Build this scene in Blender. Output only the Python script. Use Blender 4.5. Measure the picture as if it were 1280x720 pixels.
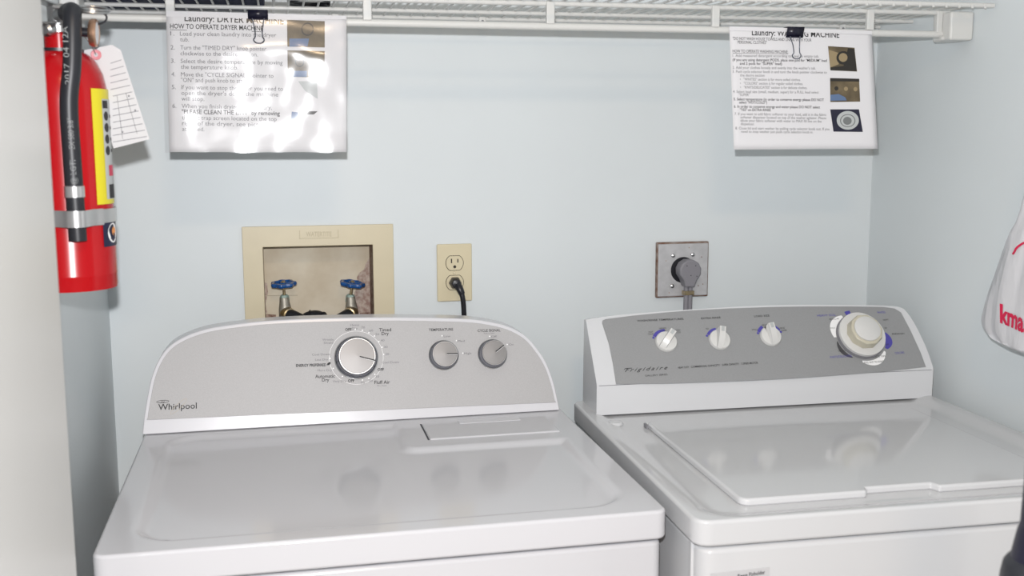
import bpy, bmesh, math, random
from mathutils import Vector, Matrix, noise

random.seed(7)
for _o in list(bpy.data.objects):
    bpy.data.objects.remove(_o, do_unlink=True)
scene = bpy.context.scene
COL = scene.collection

# ------------------------------------------------------------------ camera
FPX = 1340.73                       # focal length in pixels of the 1280x720 frame
CAM = Vector((-0.0335, -2.0957, 1.4143))
YAW, PITCH, ROLL = 0.2131, 0.1396, 0.0032
cam_d = bpy.data.cameras.new('camera')
cam_d.sensor_width = 23.6
cam_d.lens = FPX / 1280 * 23.6
cam_d.clip_start = 0.02
cam_d.dof.use_dof = True
cam_d.dof.focus_distance = 1.95
cam_d.dof.aperture_fstop = 4.5
cam = bpy.data.objects.new('camera', cam_d)
COL.objects.link(cam)
_fw = Vector((math.sin(YAW) * math.cos(PITCH), math.cos(YAW) * math.cos(PITCH), -math.sin(PITCH)))
_rt = Vector((math.cos(YAW), -math.sin(YAW), 0))
_up = _rt.cross(_fw)
R_ = _rt * math.cos(ROLL) - _up * math.sin(ROLL)
U_ = _rt * math.sin(ROLL) + _up * math.cos(ROLL)
cam.matrix_world = Matrix(((R_.x, U_.x, -_fw.x, CAM.x), (R_.y, U_.y, -_fw.y, CAM.y), (R_.z, U_.z, -_fw.z, CAM.z), (0, 0, 0, 1)))
scene.camera = cam

# ------------------------------------------------------------------ light
world = bpy.data.worlds.new('world')
scene.world = world
world.use_nodes = True
world.node_tree.nodes['Background'].inputs[0].default_value = (0.96, 0.98, 1.0, 1)
world.node_tree.nodes['Background'].inputs[1].default_value = 0.215

FLASH = CAM + U_ * 0.085 - R_ * 0.012 + _fw * 0.02      # the camera's own pop-up flash
fl = bpy.data.lights.new('camera_flash', 'POINT')
fl.energy = 58
fl.color = (1.0, 1.0, 1.02)
fl.shadow_soft_size = 0.012
flo = bpy.data.objects.new('camera_flash', fl)
flo.location = FLASH
COL.objects.link(flo)

cl_ = bpy.data.lights.new('hall_ceiling_lamp', 'AREA')   # the hallway's own ceiling lamp, behind the camera
cl_.shape = 'DISK'; cl_.size = 0.3
cl_.energy = 9
cl_.color = (1.0, 0.72, 0.45)
clo = bpy.data.objects.new('hall_ceiling_lamp', cl_)
clo.location = (0.1, -2.55, 2.40)
COL.objects.link(clo)

vs = scene.view_settings
vs.view_transform = 'Standard'
vs.look = 'None'
vs.gamma = 1
vs.use_curve_mapping = False
vs.exposure = 0.76

# ------------------------------------------------------------------ helpers
def ray(u, v):
    return (R_ * ((u - 640) / FPX) - U_ * ((v - 360) / FPX) + _fw)

def hit(u, v, O, N):
    """where the line of sight through a photo point meets a real plane of the scene"""
    d = ray(u, v)
    return CAM + d * ((Vector(O) - CAM).dot(N) / d.dot(N))

def tag(o, label=None, cat=None, group=None, kind=None):
    if label: o['label'] = label
    if cat: o['category'] = cat
    if group: o['group'] = group
    if kind: o['kind'] = kind
    return o

def empty(name, loc=(0, 0, 0), rz=0.0, label=None, cat=None, group=None):
    o = bpy.data.objects.new(name, None)
    o.empty_display_size = 0.05
    o.location = loc
    o.rotation_euler = (0, 0, rz)
    COL.objects.link(o)
    return tag(o, label, cat, group)

def basis(n, up=(0, 0, 1)):
    n = Vector(n).normalized()
    up = Vector(up)
    if abs(n.dot(up)) > 0.98:
        up = Vector((0, 1, 0))
    x = up.cross(n).normalized()
    return x, n.cross(x).normalized(), n

PRINTS = {'lettering', 'small_lettering', 'white_marks', 'blue_marks', 'dark_marks', 'bold_text', 'body_text', 'hose_print', 'label_symbols', 'label_letters', 'tag_lines', 'red_lettering', 'moulded_name', 'slots', 'picture_gold', 'picture_dark', 'picture_dial', 'picture_ground'}

class MB:
    def __init__(self):
        self.v, self.f = [], []
    def add(self, vs, fs):
        b = len(self.v)
        self.v += [Vector(p) for p in vs]
        self.f += [tuple(b + i for i in f) for f in fs]
        return self
    def box(self, c, s, rz=0.0):
        c = Vector(c); h = Vector(s) / 2; m = Matrix.Rotation(rz, 3, 'Z')
        p = [c + m @ Vector((h.x * i, h.y * j, h.z * k)) for k in (-1, 1) for j in (-1, 1) for i in (-1, 1)]
        return self.add(p, [(0, 2, 3, 1), (4, 5, 7, 6), (0, 1, 5, 4), (2, 6, 7, 3), (0, 4, 6, 2), (1, 3, 7, 5)])
    def span(self, lo, hi):
        lo, hi = Vector(lo), Vector(hi)
        return self.box((lo + hi) / 2, hi - lo)
    def lathe(self, O, n, prof, seg=32, up=(0, 0, 1)):
        """prof: (radius, height along n); closed by points where radius is 0"""
        x, y, n = basis(n, up); O = Vector(O)
        vs, fs = [], []
        for r, h in prof:
            for i in range(seg):
                a = 2 * math.pi * i / seg
                vs.append(O + n * h + (x * math.cos(a) + y * math.sin(a)) * max(r, 1e-5))
        for k in range(len(prof) - 1):
            for i in range(seg):
                j = (i + 1) % seg
                fs.append((k * seg + i, k * seg + j, (k + 1) * seg + j, (k + 1) * seg + i))
        return self.add(vs, fs)
    def cyl(self, a, b, r, seg=16, r2=None):
        a, b = Vector(a), Vector(b)
        L = (b - a).length
        return self.lathe(a, b - a, [(0, 0), (r, 0), (r if r2 is None else r2, L), (0, L)], seg)
    def tube(self, pts, r, seg=10, closed=False):
        pts = [Vector(p) for p in pts]
        n = len(pts); vs, fs = [], []
        prev = None
        for i, p in enumerate(pts):
            if closed: t = pts[(i + 1) % n] - pts[i - 1]
            else: t = pts[min(i + 1, n - 1)] - pts[max(i - 1, 0)]
            t.normalize()
            if prev is None: x, y, _ = basis(t)
            else:
                x = prev - t * prev.dot(t)
                x.normalize(); y = t.cross(x)
            prev = x
            rr = r[i] if isinstance(r, (list, tuple)) else r
            for k in range(seg):
                a = 2 * math.pi * k / seg
                vs.append(p + (x * math.cos(a) + y * math.sin(a)) * rr)
        m = n if closed else n - 1
        for i in range(m):
            for k in range(seg):
                j = (k + 1) % seg; i2 = (i + 1) % n
                fs.append((i * seg + k, i * seg + j, i2 * seg + j, i2 * seg + k))
        if not closed:
            fs.append(tuple(range(seg - 1, -1, -1)))
            fs.append(tuple((n - 1) * seg + k for k in range(seg)))
        return self.add(vs, fs)
    def prism(self, pts, off):
        """solid from a flat outline pushed along off"""
        pts = [Vector(p) for p in pts]; off = Vector(off); n = len(pts)
        fs = [tuple(range(n)), tuple(range(2 * n - 1, n - 1, -1))]
        fs += [(i, n + i, n + (i + 1) % n, (i + 1) % n) for i in range(n)]
        return self.add(pts + [p + off for p in pts], fs)
    def poly(self, pts):
        return self.add(pts, [tuple(range(len(pts)))])
    def grid(self, fn, nu, nv):
        vs = [fn(i / nu, j / nv) for j in range(nv + 1) for i in range(nu + 1)]
        w = nu + 1
        return self.add(vs, [(j * w + i, j * w + i + 1, (j + 1) * w + i + 1, (j + 1) * w + i) for j in range(nv) for i in range(nu)])
    def build(self, name, mat, parent=None, bevel=0.0, seg=3, smooth=True, angle=35, fix=True, solid=0.0):
        me = bpy.data.meshes.new(name)
        me.from_pydata([tuple(p) for p in self.v], [], self.f)
        me.update()
        if fix:
            bm = bmesh.new(); bm.from_mesh(me)
            bmesh.ops.remove_doubles(bm, verts=bm.verts, dist=2e-6)
            bmesh.ops.recalc_face_normals(bm, faces=bm.faces)
            bm.to_mesh(me); bm.free()
        if smooth:
            for p in me.polygons: p.use_smooth = True
            me.set_sharp_from_angle(angle=math.radians(angle))
        me.materials.append(mat)
        o = bpy.data.objects.new(name, me)
        COL.objects.link(o)
        if parent is not None: o.parent = parent
        if name in PRINTS: o['kind'] = 'stuff'
        if solid:
            m = o.modifiers.new('solid', 'SOLIDIFY'); m.thickness = solid; m.offset = 0
        if bevel:
            m = o.modifiers.new('bevel', 'BEVEL'); m.width = bevel; m.segments = seg
            m.limit_method = 'ANGLE'; m.angle_limit = math.radians(38)
            m.harden_normals = True
        return o

def smoothstep(a, b, x):
    t = min(1, max(0, (x - a) / (b - a)))
    return t * t * (3 - 2 * t)

def catmull(pts, n=6):
    pts = [Vector(p) for p in pts]
    out = []
    for i in range(len(pts) - 1):
        p0, p1, p2, p3 = pts[max(i - 1, 0)], pts[i], pts[i + 1], pts[min(i + 2, len(pts) - 1)]
        for k in range(n):
            t = k / n
            out.append(0.5 * ((2 * p1) + (p2 - p0) * t + (2 * p0 - 5 * p1 + 4 * p2 - p3) * t * t + (3 * p1 - p0 - 3 * p2 + p3) * t ** 3))
    out.append(pts[-1])
    return out

def sdf_rrect(x, y, cx, cy, hx, hy, r):
    qx, qy = abs(x - cx) - hx + r, abs(y - cy) - hy + r
    return math.hypot(max(qx, 0), max(qy, 0)) + min(max(qx, qy), 0) - r

_text_cache = {}
def text_geo(s, weight=0.0, shear=0.0, space=1.0):
    key = (s, weight, shear, space)
    if key in _text_cache: return _text_cache[key]
    cu = bpy.data.curves.new('t', 'FONT')
    cu.body = s; cu.size = 1; cu.resolution_u = 2; cu.offset = weight; cu.shear = shear; cu.space_character = space; cu.fill_mode = 'FRONT'
    ob = bpy.data.objects.new('t', cu); COL.objects.link(ob)
    me = bpy.data.meshes.new_from_object(ob.evaluated_get(bpy.context.evaluated_depsgraph_get()))
    V = [(v.co.x, v.co.y) for v in me.vertices]; F = [tuple(p.vertices) for p in me.polygons]
    bpy.data.objects.remove(ob); bpy.data.curves.remove(cu); bpy.data.meshes.remove(me)
    if V:
        x0 = min(v[0] for v in V); w = max(v[0] for v in V) - x0
        V = [(x - x0, y) for x, y in V]
    else: w = 1
    _text_cache[key] = (V, F, w)
    return _text_cache[key]

def write(mb, s, P0, P1, N, h=None, weight=0.0, shear=0.0, lift=0.0004, space=1.0):
    """flat lettering from P0 to P1 on a surface with normal N; h = capital height in metres"""
    V, F, w = text_geo(s, weight, shear, space)
    P0, P1, N = Vector(P0), Vector(P1), Vector(N).normalized()
    X = P1 - P0; L = X.length; X.normalize(); Y = N.cross(X).normalized()
    sx = L / w; sy = sx if h is None else h / 0.73
    mb.add([P0 + X * (x * sx) + Y * (y * sy) + N * lift for x, y in V], F)

# ------------------------------------------------------------------ materials
def mat(name, col, rough=0.5, metal=0.0, coat=0.0, spec=0.5, noise_amt=0.0, noise_scale=30, bump=0.0, bump_scale=200, col2=None, stretch=None, trans=0.0, ior=1.45):
    m = bpy.data.materials.new(name); m.use_nodes = True
    nt = m.node_tree; b = nt.nodes['Principled BSDF']
    b.inputs['Base Color'].default_value = (*col, 1)
    b.inputs['Roughness'].default_value = rough
    b.inputs['Metallic'].default_value = metal
    b.inputs['Coat Weight'].default_value = coat
    b.inputs['Coat Roughness'].default_value = 0.05
    b.inputs['Specular IOR Level'].default_value = spec
    b.inputs['IOR'].default_value = ior
    b.inputs['Transmission Weight'].default_value = trans
    tc = nt.nodes.new('ShaderNodeTexCoord')
    src = tc.outputs['Object']
    if stretch:
        mp = nt.nodes.new('ShaderNodeMapping'); mp.inputs['Scale'].default_value = stretch
        nt.links.new(src, mp.inputs['Vector']); src = mp.outputs['Vector']
    if noise_amt or col2:
        n = nt.nodes.new('ShaderNodeTexNoise'); n.inputs['Scale'].default_value = noise_scale; n.inputs['Detail'].default_value = 4
        nt.links.new(src, n.inputs['Vector'])
        r = nt.nodes.new('ShaderNodeValToRGB')
        r.color_ramp.elements[0].position = 0.35; r.color_ramp.elements[1].position = 0.65
        if col2 is None: col2 = tuple(c * (1 - noise_amt) for c in col)
        r.color_ramp.elements[0].color = (*col2, 1); r.color_ramp.elements[1].color = (*col, 1)
        nt.links.new(n.outputs['Fac'], r.inputs['Fac'])
        nt.links.new(r.outputs['Color'], b.inputs['Base Color'])
    if bump:
        n = nt.nodes.new('ShaderNodeTexNoise'); n.inputs['Scale'].default_value = bump_scale; n.inputs['Detail'].default_value = 3
        nt.links.new(src, n.inputs['Vector'])
        bp = nt.nodes.new('ShaderNodeBump'); bp.inputs['Strength'].default_value = bump; bp.inputs['Distance'].default_value = 0.001
        nt.links.new(n.outputs['Fac'], bp.inputs['Height'])
        nt.links.new(bp.outputs['Normal'], b.inputs['Normal'])
    return m

M = dict(
    wall=mat('pale_blue_wall_paint', (0.645, 0.686, 0.698), 0.42, spec=0.35, noise_amt=0.03, noise_scale=3, bump=0.10, bump_scale=60),
    ceiling=mat('white_ceiling_paint', (0.75, 0.75, 0.73), 0.8),
    floor=mat('beige_floor_tile', (0.45, 0.41, 0.36), 0.4, noise_amt=0.2, noise_scale=8),
    hall=mat('hallway_paint', (0.45,0.44,0.41), 0.7),
    trim=mat('white_trim_paint', (0.75, 0.74, 0.71), 0.35),
    door=mat('white_door_paint', (0.50, 0.495, 0.475), 0.28, bump=0.05, bump_scale=40),
    enamel=mat('white_enamel', (0.52, 0.52, 0.54), 0.13, coat=0.2),
    enamel2=mat('white_porcelain_enamel', (0.52, 0.525, 0.535), 0.10, coat=0.3),
    console_white=mat('white_console_plastic', (0.62, 0.62, 0.645), 0.22),
    console_white2=mat('cool_white_console_plastic', (0.58, 0.59, 0.605), 0.25),
    silver=mat('light_silver_panel', (0.415, 0.41, 0.412), 0.55, metal=0.08, noise_amt=0.09, noise_scale=700),
    silver2=mat('grey_silver_panel', (0.285, 0.29, 0.295), 0.5, metal=0.1, noise_amt=0.05, noise_scale=420),
    chrome=mat('chrome', (0.26, 0.27, 0.31), 0.06, metal=1.0),
    knob_face=mat('satin_knob_face', (0.235, 0.23, 0.228), 0.42, metal=0.45),
    knob_white=mat('white_knob_plastic', (0.6,0.6,0.585), 0.3),
    knob_beige=mat('beige_knob_ring', (0.52, 0.49, 0.39), 0.35),
    grey_plastic=mat('grey_plastic', (0.20, 0.20, 0.215), 0.45),
    dark_grey=mat('dark_grey_print', (0.06, 0.06, 0.065), 0.5),
    ink=mat('black_ink', (0.02, 0.02, 0.022), 0.6),
    ink_grey=mat('grey_ink', (0.16, 0.16, 0.17), 0.6),
    ink_blue=mat('blue_violet_ink', (0.07, 0.06, 0.32), 0.5),
    ink_white=mat('white_print', (0.82, 0.82, 0.82), 0.5),
    gold=mat('pale_gold_print', (0.42, 0.36, 0.26), 0.4),
    paper=mat('white_paper', (0.66,0.655,0.67), 0.7),
    wire=mat('white_vinyl_wire', (0.6,0.6,0.58), 0.3),
    black=mat('black_plastic', (0.012, 0.012, 0.016), 0.35),
    clip=mat('black_clip_steel', (0.008, 0.008, 0.02), 0.3),
    rubber=mat('black_rubber', (0.014, 0.015, 0.019), 0.42),
    steel=mat('bright_steel', (0.50, 0.50, 0.50), 0.32, metal=1.0),
    strap=mat('brushed_strap', (0.60, 0.60, 0.60), 0.3, metal=0.85),
    red=mat('red_extinguisher_paint', (0.36, 0.002, 0.005), 0.22, coat=0.15, spec=0.4),
    yellow=mat('yellow_label', (0.62, 0.54, 0.02), 0.35),
    label_grey=mat('label_grey_print', (0.55, 0.55, 0.5), 0.5),
    label_navy=mat('label_navy', (0.01, 0.012, 0.04), 0.4),
    red_ink=mat('crimson_ink', (0.55, 0.01, 0.06), 0.4),
    orange_ink=mat('orange_ink', (0.7, 0.25, 0.05), 0.4),
    almond=mat('almond_plastic', (0.60, 0.53, 0.37), 0.35, noise_amt=0.06, noise_scale=10),
    almond2=mat('light_almond_plastic', (0.62, 0.55, 0.38), 0.3),
    boxin=mat('stained_box_plastic', (0.62, 0.56, 0.44), 0.5, col2=(0.50, 0.42, 0.30), noise_scale=14),
    rust=mat('rusty_mineral_stain', (0.40, 0.30, 0.24), 0.8, col2=(0.14, 0.07, 0.05), noise_scale=110),
    rust_pale=mat('pale_mineral_stain', (0.50, 0.42, 0.36), 0.8, col2=(0.30, 0.20, 0.17), noise_scale=140),
    moulded=mat('moulded_almond', (0.47, 0.41, 0.28), 0.5),
    slot=mat('slot_dark', (0.02, 0.015, 0.01), 0.6),
    brass=mat('aged_brass', (0.55, 0.42, 0.22), 0.35, metal=0.9, col2=(0.30, 0.26, 0.20), noise_scale=60),
    valve=mat('corroded_valve_metal', (0.42, 0.40, 0.34), 0.5, metal=0.6, col2=(0.24, 0.22, 0.19), noise_scale=90),
    patina=mat('green_patina', (0.33, 0.44, 0.40), 0.7, noise_amt=0.4, noise_scale=90),
    blue=mat('blue_handwheel_paint', (0.010, 0.075, 0.26), 0.25, coat=0.4),
    plate=mat('worn_steel_plate', (0.50, 0.50, 0.51), 0.5, metal=0.2, noise_amt=0.15, noise_scale=60),
    plate_edge=mat('rusty_plate_edge', (0.30, 0.25, 0.22), 0.6, metal=0.3, col2=(0.16, 0.08, 0.05), noise_scale=70),
    cord_grey=mat('grey_cord', (0.21, 0.205, 0.225), 0.5),
    navy=mat('navy_fabric', (0.012, 0.016, 0.05), 0.8),
    copper=mat('copper_rim', (0.55, 0.33, 0.22), 0.3, metal=0.9),
    tag_paper=mat('tag_card_paper', (0.50, 0.495, 0.50), 0.7),
    stick=mat('clear_sticker', (0.46, 0.46, 0.47), 0.35),
    photo_pink=mat('pink_eyelet', (0.55, 0.20, 0.22), 0.5),
    navy_plastic=mat('blue_black_plastic', (0.008, 0.008, 0.018), 0.4),
    seam=mat('dark_seam', (0.04, 0.04, 0.05), 0.7),
    photo_brown=mat('photo_brown', (0.055, 0.042, 0.024), 0.5, col2=(0.15, 0.115, 0.065), noise_scale=25),
    photo_dark=mat('photo_dark', (0.02, 0.017, 0.014), 0.5),
    photo_gold=mat('photo_gold', (0.28, 0.215, 0.12), 0.5),
    photo_blue=mat('photo_blue', (0.10, 0.155, 0.27), 0.5),
    photo_black=mat('photo_black', (0.012, 0.012, 0.03), 0.5),
    photo_grey=mat('photo_grey', (0.42, 0.44, 0.44), 0.5),
    photo_mid=mat('photo_mid_grey', (0.16, 0.17, 0.17), 0.5),
)
# thin white carrier bag: partly lets light through
def bag_mat():
    m = bpy.data.materials.new('white_bag_plastic'); m.use_nodes = True
    nt = m.node_tree; b = nt.nodes['Principled BSDF']
    b.inputs['Base Color'].default_value = (0.74, 0.74, 0.76, 1); b.inputs['Roughness'].default_value = 0.3
    tr = nt.nodes.new('ShaderNodeBsdfTranslucent'); tr.inputs['Color'].default_value = (0.75, 0.75, 0.77, 1)
    mx = nt.nodes.new('ShaderNodeMixShader'); mx.inputs[0].default_value = 0.25
    tc = nt.nodes.new('ShaderNodeTexCoord'); n = nt.nodes.new('ShaderNodeTexNoise'); n.inputs['Scale'].default_value = 26; n.inputs['Detail'].default_value = 3
    mp = nt.nodes.new('ShaderNodeMapping'); mp.inputs['Scale'].default_value = (1, 1, 0.35)
    nt.links.new(tc.outputs['Object'], mp.inputs['Vector']); nt.links.new(mp.outputs['Vector'], n.inputs['Vector'])
    bp = nt.nodes.new('ShaderNodeBump'); bp.inputs['Strength'].default_value = 0.6; bp.inputs['Distance'].default_value = 0.008
    nt.links.new(n.outputs['Fac'], bp.inputs['Height']); nt.links.new(bp.outputs['Normal'], b.inputs['Normal'])
    nt.links.new(b.outputs[0], mx.inputs[1]); nt.links.new(tr.outputs[0], mx.inputs[2])
    nt.links.new(mx.outputs[0], nt.nodes['Material Output'].inputs[0])
    return m
M['bag'] = bag_mat()
# clear plastic sleeve: see-through with a sharp wrinkled gloss
def sleeve_mat():
    m = bpy.data.materials.new('clear_sleeve_film'); m.use_nodes = True
    nt = m.node_tree; nt.nodes.remove(nt.nodes['Principled BSDF'])
    t = nt.nodes.new('ShaderNodeBsdfTransparent'); t.inputs[0].default_value = (0.96, 0.96, 0.96, 1)
    g = nt.nodes.new('ShaderNodeBsdfGlossy'); g.inputs['Roughness'].default_value = 0.16
    mx = nt.nodes.new('ShaderNodeMixShader'); fr = nt.nodes.new('ShaderNodeFresnel'); fr.inputs[0].default_value = 1.65
    tc = nt.nodes.new('ShaderNodeTexCoord'); n = nt.nodes.new('ShaderNodeTexNoise'); n.inputs['Scale'].default_value = 7; n.inputs['Detail'].default_value = 0.5; n.inputs['Distortion'].default_value = 0.8
    nt.links.new(tc.outputs['Object'], n.inputs['Vector'])
    bp = nt.nodes.new('ShaderNodeBump'); bp.inputs['Strength'].default_value = 0.5; bp.inputs['Distance'].default_value = 0.006
    nt.links.new(n.outputs['Fac'], bp.inputs['Height'])
    nt.links.new(bp.outputs['Normal'], g.inputs['Normal'])
    nt.links.new(fr.outputs[0], mx.inputs[0]); nt.links.new(t.outputs[0], mx.inputs[1]); nt.links.new(g.outputs[0], mx.inputs[2])
    nt.links.new(mx.outputs[0], nt.nodes['Material Output'].inputs[0])
    return m
M['sleeve'] = sleeve_mat()

# ------------------------------------------------------------------ the room
XL, XR = -0.3511, 1.2103
YF = -1.0                     # front of the closet, where the hallway starts
def struct(name, lo, hi, m, label):
    return tag(MB().span(lo, hi).build(name, m, smooth=False), label, None, None, 'structure')
YW = Vector((0, -1, 0))
def wallp(u, v, y=0.0):
    return hit(u, v, (0, y, 0), YW)
bx0, bx1 = wallp(302, 281).x, wallp(491, 281).x
bzt = wallp(396, 281.6).z
bzb = bzt - 0.235
ix0, ix1, izt = wallp(329.5, 340, -.005).x, wallp(466.5, 340, -.005).x, wallp(396, 307.5, -.005).z
izb = bzb + 0.028
def holed_wall():
    xs = [XL - .1, ix0 - .004, ix1 + .004, XR + .1]; zs = [0, izb - .004, izt + .004, 2.44]
    mb = MB(); V, Fc = [], []
    for y in (0, .12):
        V += [(x, y, z) for z in zs for x in xs]
    for k in range(2):
        b = 16 * k
        for j in range(3):
            for i in range(3):
                if (i, j) != (1, 1): Fc.append((b + j * 4 + i, b + j * 4 + i + 1, b + j * 4 + i + 5, b + j * 4 + i + 4))
    for a, c in ((5, 6), (6, 10), (10, 9), (9, 5)): Fc.append((a, c, c + 16, a + 16))
    for a, c in [(i, i + 1) for i in range(3)] + [(12 + i, 13 + i) for i in range(3)] + [(4 * i, 4 * i + 4) for i in range(3)] + [(4 * i + 3, 4 * i + 7) for i in range(3)]: Fc.append((a, c, c + 16, a + 16))
    mb.add(V, Fc)
    return tag(mb.build('wall_back', M['wall'], smooth=False), 'pale blue painted back wall behind the two machines', None, None, 'structure')
holed_wall()
struct('wall_left', (XL - .1, YF, 0), (XL, 0, 2.44), M['wall'], 'pale blue left side wall of the laundry closet')
struct('wall_right', (XR, YF - .35, 0), (XR + .1, 0, 2.44), M['wall'], 'pale blue right side wall beside the washer')
struct('floor', (-1.7, -3.6, -.05), (2.5, .1, 0), M['floor'], 'floor under the machines and the hallway')
struct('ceiling', (-1.7, -1.4, 2.44), (2.5, .12, 2.5), M['ceiling'], 'white ceiling above the closet')
struct('wall_front_left', (-1.6, YF, 0), (XL - .1, YF + .1, 2.44), M['hall'], 'hallway wall left of the closet opening')
struct('wall_front_right', (XR + .1, YF - .35, 0), (2.4, YF - .25, 2.44), M['hall'], 'hallway wall right of the closet opening')
struct('trim_1', (XL, YF + .02, 0), (XL + .07, YF + .07, 2.10), M['trim'], 'white door jamb on the left side of the closet opening')

# white door leaf standing open at the left, its face seen at a slant
door = empty('door_1', (-0.2437, -1.0, 0), math.radians(-4.2), 'white painted door leaf standing open at the left edge')
door['kind'] = 'structure'
mb = MB()
T = 0.036
mb.span((-T, -0.62, 0.012), (0, 0, 2.03))
mb.build('door_leaf', M['door'], door, bevel=0.003)
MB().span((-T + .002, -0.615, 0.0), (-.002, -0.005, 0.012)).build('door_sweep', M['grey_plastic'], door)

# ------------------------------------------------------------------ dryer (left machine)
DX, DY, DYAW, DZ, DDEP, DLIP = 0.0969, -0.2332, 0.003, 0.915, 0.547, 0.041
dryer = empty('clothes_dryer', (DX, DY, 0), DYAW, 'white clothes dryer with arched light silver control panel, left machine', 'dryer')
DM = Matrix.Translation((DX, DY, 0)) @ Matrix.Rotation(DYAW, 4, 'Z'); DI = DM.inverted()
def deck(mb, hw, y0, y1, z, lip, hfn, nx, ny, rc):
    """top panel as one closed skin: shaped upper surface, vertical lip, flat underside"""
    xs = [-hw + 2 * hw * i / nx for i in range(nx + 1)]; ys = [y0 + (y1 - y0) * j / ny for j in range(ny + 1)]
    def corner(x, y):
        dx = abs(x) - (hw - rc); dy = max(y - (y1 - rc), (y0 + rc) - y)
        if dx <= 0 or dy <= 0: return x, y
        f = max(dx, dy) / math.hypot(dx, dy)
        return math.copysign(hw - rc + dx * f, x), (y1 - rc + dy * f if y > (y0 + y1) / 2 else y0 + rc - dy * f)
    top = [(*corner(x, y), z + hfn(x, y)) for y in ys for x in xs]
    w = nx + 1
    fs = [(j * w + i, j * w + i + 1, (j + 1) * w + i + 1, (j + 1) * w + i) for j in range(ny) for i in range(nx)]
    loop = [i for i in range(nx)] + [j * w + nx for j in range(ny)] + [ny * w + i for i in range(nx, 0, -1)] + [j * w for j in range(ny, 0, -1)]
    b = len(top)
    low = [(top[k][0], top[k][1], z - lip) for k in loop]
    n = len(loop)
    fs += [(loop[k], b + k, b + (k + 1) % n, loop[(k + 1) % n]) for k in range(n)]
    fs.append(tuple(b + k for k in range(n)))
    mb.add(top + low, fs)
def rr(x0, x1, y0, y1, r, n=5):
    pts = []
    for cx, cy, a0 in ((x1 - r, y1 - r, 0), (x0 + r, y1 - r, 90), (x0 + r, y0 + r, 180), (x1 - r, y0 + r, 270)):
        for k in range(n + 1):
            a = math.radians(a0 + 90 * k / n)
            pts.append((cx + r * math.cos(a), cy + r * math.sin(a)))
    return pts
def dryer_h(x, y):
    d = sdf_rrect(x, y, 0, -0.262, 0.322, 0.244, 0.05)
    p = sdf_rrect(x, y, 0.235, -0.06, 0.178, 0.120, 0.02)
    s = max(d, -p)
    return -0.007 * smoothstep(0.006, -0.010, s)
mb = MB(); deck(mb, 0.3685, -DDEP, 0.112, DZ, DLIP, dryer_h, 150, 130, 0.016)
mb.build('top_panel', M['enamel'], dryer, bevel=0.006, seg=4)
MB().prism([(a, b, .02) for a, b in rr(-0.362, 0.362, -DDEP + .005, 0.108, .014)], (0, 0, DZ - DLIP - .024)).build('cabinet', M['enamel'], dryer, bevel=0.006)
MB().span((-0.355, -DDEP + .02, DZ - DLIP - .01), (0.355, 0.10, DZ - DLIP + .001)).build('seam_gasket', M['seam'], dryer)
for sx in (-1, 1):
    for sy in (-0.5, 0.06):
        MB().cyl((sx * 0.32, sy, 0), (sx * 0.32, sy, 0.022), 0.02).build('foot', M['black'], dryer)
# lint lid
lint = MB().prism([(0.102, -0.138, DZ - .004), (0.326, -0.138, DZ - .004), (0.326, -0.036, DZ - .004), (0.102, -0.036, DZ - .004)], (0, 0, 0.0065)).build('lint_lid', M['enamel'], dryer, bevel=0.0025)
MB().prism([(0.165, -0.060, DZ + .0026), (0.275, -0.060, DZ + .0026), (0.275, -0.036, DZ + .0026), (0.165, -0.036, DZ + .0026)], (0, 0, 0.0012)).build('finger_grip_highlight', M['console_white'], lint, bevel=0.0008)  # grip on the lid; its whiter colour carries the highlight reflected from the console
# a dark slot left of the lid
MB().span((0.0985, -0.137, DZ - .004), (0.1012, -0.036, DZ + .0004)).build('lid_gap', M['seam'], dryer)

# console: arched face leaning back 18 degrees
TILT = math.radians(18)
DN = Vector((0, -math.cos(TILT), math.sin(TILT)))            # local normal
DNW = (DM.to_3x3() @ DN)
DO = Vector((0, 0, DZ))
def dp(u, v, lift=0.0):                                       # photo point -> dryer face, local coordinates
    return DI @ hit(u, v, DM @ (DO + DN * lift), DNW)
out_px = [(177.8, 540), (180, 522), (184.6, 494), (190, 470), (199, 449), (212, 432.5), (231, 420.7), (254, 412.4), (278, 407.5), (325, 401.8), (372, 399), (420, 397.5),
          (466, 396.8), (520, 397), (580, 398.6), (610, 402), (636, 408.6), (657.5, 420.5), (673, 438), (684, 456), (692, 478), (697, 499), (700, 516.5)]
outl = [dp(*q) for q in out_px]
outl[0].z = outl[-1].z = DZ + 0.001; outl[0].y = outl[-1].y = 0
outl = catmull(outl, 5)
mb = MB()
n = len(outl)
back = [Vector((p.x, 0.098, p.z)) for p in outl]
mb.prism(outl, (0, 0, 0)); mb.v = mb.v[:n] + back
con = mb.build('console', M['console_white'], dryer, bevel=0.005, seg=4)
# silver fascia: inset outline
cx_, cz_ = 0.0, 0.0
S = DN.cross(Vector((1, 0, 0))).normalized()
if S.z < 0: S = -S
def inset(pts, d):
    out = []
    for i, p in enumerate(pts):
        a = pts[max(i - 1, 0)]; b = pts[min(i + 1, len(pts) - 1)]
        t = (b - a).normalized(); nn = t.cross(DN).normalized()
        out.append(p + nn * d)
    return out
bl, br = dp(183.5, 525), dp(695, 503)
ins = inset(outl, 0.0062)
if (ins[len(ins) // 2] - outl[len(outl) // 2]).dot(S) > 0: ins = inset(outl, -0.0062)
def above(p):
    t = (p.x - bl.x) / (br.x - bl.x)
    return p.z > bl.z + (br.z - bl.z) * t + .002
ins = [p for p in ins if above(p)]
base_line = [bl + (br - bl) * (k / 12) for k in range(13)]
face = [Vector(p) for p in ins] + list(reversed(base_line))
fascia = MB().prism([p + DN * 0.0002 for p in face], DN * 0.0016).build('control_fascia', M['silver'], dryer, bevel=0.0006, seg=2)
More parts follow.
